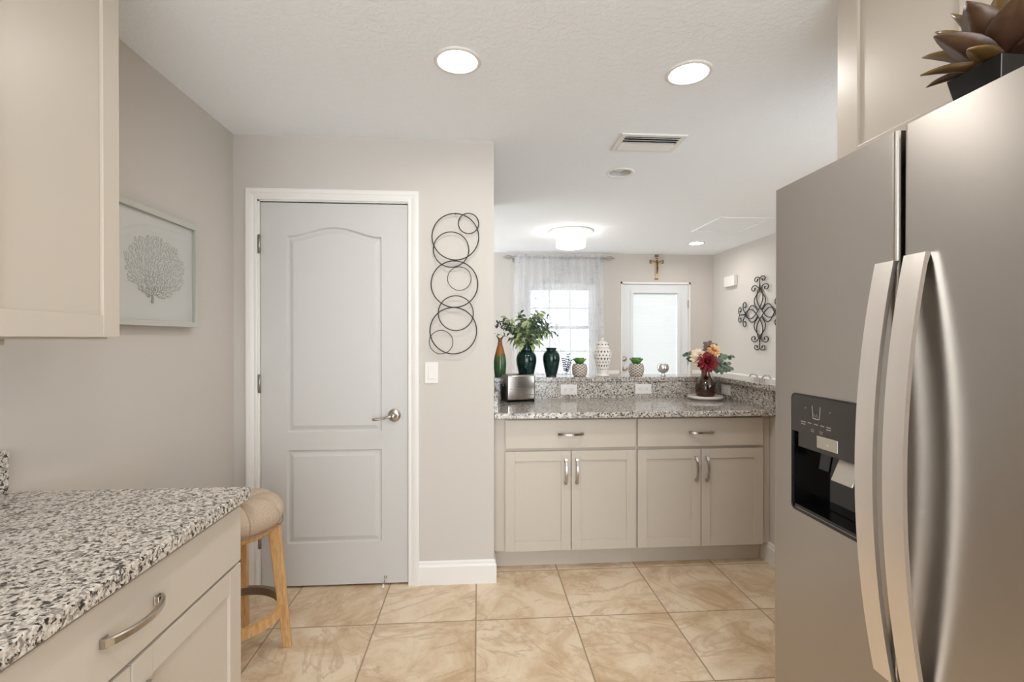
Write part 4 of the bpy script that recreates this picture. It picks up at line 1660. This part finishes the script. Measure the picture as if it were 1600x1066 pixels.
fl = thing('flush_mount_light', 'drum shaped crystal ceiling light glowing on a round white base', 'ceiling light', (.915, 4.72, ZC))
flx, fly = .915, 4.72
b = MB(); b.lathe([(.0001, 0), (.225, 0), (.228, -.006), (.205, -.014), (.12, -.018), (.09, -.030), (.0001, -.03)], (flx, fly, ZC), 56, cap=False)
b.build('base_plate', M_trim, fl)
b = MB(); b.lathe([(.137, -.030), (.140, -.033), (.140, -.158), (.132, -.164), (.0001, -.168)], (flx, fly, ZC), 56, cap=False)
dm_ = b.build('drum_shade', M_flush, fl)
b = MB()
for rz in (-.05, -.075, -.10, -.125, -.15):
    b.tube([(flx + .142 * cos(2 * pi * i / 56), fly + .142 * sin(2 * pi * i / 56), ZC + rz) for i in range(56)], .0035, 6, True)
b.build('crystal_rows', M_flush, dm_)
b = MB(); b.lathe([(.012, -.166), (.010, -.174), (.0001, -.180)], (flx, fly, ZC), 16, cap=False)
b.build('finial', M_chrome, dm_)

# ---------------------------------------------------------------- far room things
# curtain rod and curtain
RY, RZ = YF - .09, 2.325
rod = thing('curtain_rod', 'thin grey curtain rod with wire cage finials above the far window', 'curtain rod', (.99, RY, RZ))
b = MB(); b.tube([(.42, RY, RZ), (1.56, RY, RZ)], .009, 12)
b.build('pole', M_hinge, rod)
for s, x in ((-1, .42), (1, 1.56)):
    b = MB()
    for i in range(6):
        a = 2 * pi * i / 6
        b.tube([(x + s * .115 * t, RY + .026 * sin(pi * t) * cos(a), RZ + .026 * sin(pi * t) * sin(a)) for t in [j / 10 for j in range(11)]], .003, 6)
    b.ball((x + s * .118, RY, RZ), .007)
    b.ball((x + s * .002, RY, RZ), .012)
    b.build('finial', M_hinge, rod)
    b = MB(); xx = x - s * .008
    b.tube([(xx, RY, RZ), (xx, RY + .05, RZ), (xx, YF, RZ - .02)], .006, 8); b.box(xx - .012, xx + .012, YF - .006, YF - .0005, RZ - .05, RZ + .02, .002)
    b.build('bracket', M_hinge, rod)
b = MB()
nu, nv = 150, 60
x0, x1 = .435, 1.545
pts, fs = [], []
for j in range(nv + 1):
    t = j / nv
    z = 2.362 - (2.362 - .06) * t
    for i in range(nu + 1):
        u = i / nu
        amp = .010 + .022 * min(1, t * 3)
        ph = 2 * pi * 13 * u + 1.2 * sin(2 * pi * 2.3 * u)
        yo = amp * sin(ph) + .006 * sin(2 * pi * 31 * u + 3 * t)
        if abs(z - RZ) < .03:
            yo = -.013 - .002 * sin(2 * pi * 40 * u)
        xs_ = x0 + (x1 - x0) * u
        xs_ += (.5 - u) * (-.06) * min(1, t * 1.5) * abs(2 * u - 1)
        pts.append((xs_, RY + yo, z))
for j in range(nv):
    for i in range(nu):
        a = j * (nu + 1) + i
        fs.append((a, a + 1, a + nu + 2, a + nu + 1))
b.poly(pts, fs, True)
tag(b.build('sheer_curtain', M_sheer), 'white sheer embroidered curtain gathered on the rod over the far window', 'curtain')

# crucifix
cz, cxx = 2.079, 2.249
cr = thing('crucifix', 'wooden crucifix with a bronze figure on the far wall above the back door', 'crucifix', (cxx, YF, cz))
b = MB()
b.box(cxx - .019, cxx + .019, YF - .02, YF - .001, cz, cz + .308, .002); b.box(cxx - .088, cxx + .088, YF - .0205, YF - .0015, cz + .205, cz + .243, .002)
b.build('cross', M_tan, cr)
for (x0, x1, z0, z1) in ((-.0205, .0205, .280, .310), (-.0205, .0205, -.001, .014), (-.0895, -.062, .2035, .2445), (.062, .0895, .2035, .2445)):
    b = MB(); b.box(cxx + x0, cxx + x1, YF - .0215, YF - .0008, cz + z0, cz + z1, .002)
    b.build('end_cap', M_capm, cr)
b = MB()
yb_ = YF - .028
b.tube([(cxx, yb_, cz + .215), (cxx + .001, yb_ - .004, cz + .19), (cxx + .002, yb_ - .003, cz + .165), (cxx + .003, yb_, cz + .15)], [.008, .012, .009, .010], 10)
b.tube([(cxx - .058, yb_ + .004, cz + .232), (cxx - .03, yb_, cz + .222), (cxx, yb_, cz + .212), (cxx + .03, yb_, cz + .222), (cxx + .058, yb_ + .004, cz + .232)], [.003, .0045, .007, .0045, .003], 8)
for s in (-1, 1):
    b.tube([(cxx + .003 + s * .005, yb_, cz + .152), (cxx + .004 + s * .004, yb_ - .008, cz + .118), (cxx + s * .002, yb_, cz + .085), (cxx + s * .002, yb_ - .004, cz + .076)], [.007, .006, .004, .003], 8)
b.ball((cxx - .003, yb_ - .004, cz + .232), .010, sz=1.25, seg=12)
b.build('figure', M_bronze, cr)
b = MB(); b.box(cxx - .013, cxx + .013, YF - .023, YF - .019, cz + .258, cz + .272, .001)
b.build('title_plate', M_capm, cr)

# chime box
ch = thing('door_chime', 'small white chime box on the far right wall beside the scroll cross', 'door chime', (XFR, 5.47, 1.94))
b = MB(); b.box(XFR - .045, XFR - .0005, 5.355, 5.585, 1.945, 2.068, .006)
b.build('cover', M_white, ch)
b = MB(); b.box(XFR - .047, XFR - .04, 5.37, 5.57, 2.0, 2.003); b.box(XFR - .047, XFR - .04, 5.37, 5.57, 1.985, 1.988)
b.build('grille', M_white, ch)

# scroll iron cross
wcx = thing('scroll_wall_cross', 'black wrought iron scroll cross hanging on the far right wall', 'wall art', (XFR, 4.883, 1.20))
CCY, CCZ = 4.883, 1.597
XS = XFR - .02


def spiral(p, a0, r0, turns, sgn, shrink=.28, n=26):
    out = []
    # starts at p with centre at distance r0
    c = (p[0] - r0 * cos(a0), p[1] - r0 * sin(a0))
    for i in range(n + 1):
        t = i / n
        r = r0 * (1 - (1 - shrink) * t)
        a = a0 + sgn * turns * 2 * pi * t
        out.append((c[0] + r * cos(a), c[1] + r * sin(a)))
    return out


def arm(rot, su, sv):
    """u runs outward along the arm, v across"""
    def W(u, v):
        u *= su; v *= sv
        y = u * cos(rot) - v * sin(rot)
        z = u * sin(rot) + v * cos(rot)
        return (XS, CCY - y, CCZ + z)
    parts = []
    for s in (-1, 1):
        lens = []
        for i in range(33):
            t = i / 32
            lens.append((.035 + .215 * t, s * (.018 - .034 * t) + s * .062 * sin(pi * t) - 0 * t))
        back = [(.035 + .215 * t, s * (.018 - .034 * t) - s * .034 * sin(pi * t)) for t in [1 - i / 32 for i in range(1, 32)]]
        parts.append(('loop', [W(*p) for p in lens + back], True))
        # side scroll
        sc1 = [(.245, s * .0), (.275, s * .022)]
        c_ = (.262, s * .066)
        sc1 += spiral((c_[0] + .040 * cos(-s * .9), c_[1] + .040 * sin(-s * .9)), -s * .9, .040, .95, s)
        parts.append(('scroll', [W(*p) for p in sc1], False))
        c_ = (.352, s * .036)
        sc2 = [(.245, s * .002), (.285, -s * .004), (.32, s * .001)]
        sc2 += spiral((c_[0] + .036 * cos(-s * 1.6), c_[1] + .036 * sin(-s * 1.6)), -s * 1.6, .036, 1.0, s)
        parts.append(('scroll', [W(*p) for p in sc2], False))
    return parts


for rot, su, sv in ((pi / 2, 1.02, 1.6), (-pi / 2, 1.02, 1.6), (0, 1.08, 1.45), (pi, 1.08, 1.45)):
    for nm, path, closed in arm(rot, su, sv):
        b = MB(); b.tube(path, .0052, 6, closed)
        if nm == 'scroll':
            b.ball(path[-1], .009, seg=8)
        b.build(nm, M_black, wcx)

# chair with a pale scrolled back behind the right ledge
hx, hy = 2.30, 3.78
chr_ = thing('dining_chair', 'dining chair with a pale scrolled metal back just behind the right ledge', 'chair', (hx, hy, 0))
b = MB(); b.box(hx + .02, hx + .46, hy - .22, hy + .22, .43, .48, .02)
b.build('seat', M_fabric, chr_)
for (qx, qy, h) in ((.03, -.2, 1.0), (.03, .2, 1.0), (.44, -.2, .43), (.44, .2, .43)):
    b = MB(); b.tube([(hx + qx * (1 if h < .9 else .0) + (.03 if h > .9 else 0), hy + qy, 0), (hx + (qx if h < .9 else .03), hy + qy, .43)] + ([(hx, hy + qy * .98, .93)] if h > .9 else []), .012, 8)
    b.build('leg', M_palemetal, chr_)
b = MB()
for s in (-1, 1):
    q = spiral((hy + s * .10 + .085 * (-s), .962), (pi if s > 0 else 0), .085, 1.2, -s)
    b.tube([(hx, y, z) for y, z in q], .007, 8)
b.tube([(hx, hy - .196, .70), (hx, hy, .72), (hx, hy + .196, .70)], .009, 8)
b.tube([(hx, hy - .196, .92), (hx, hy - .01, .915), (hx, hy + .196, .92)], .009, 8)
b.tube([(hx, hy - .05, .71), (hx, hy - .06, .82), (hx, hy, .92)], .006, 8); b.tube([(hx, hy + .05, .71), (hx, hy + .06, .82), (hx, hy, .92)], .006, 8)
b.build('scroll_back', M_palemetal, chr_)
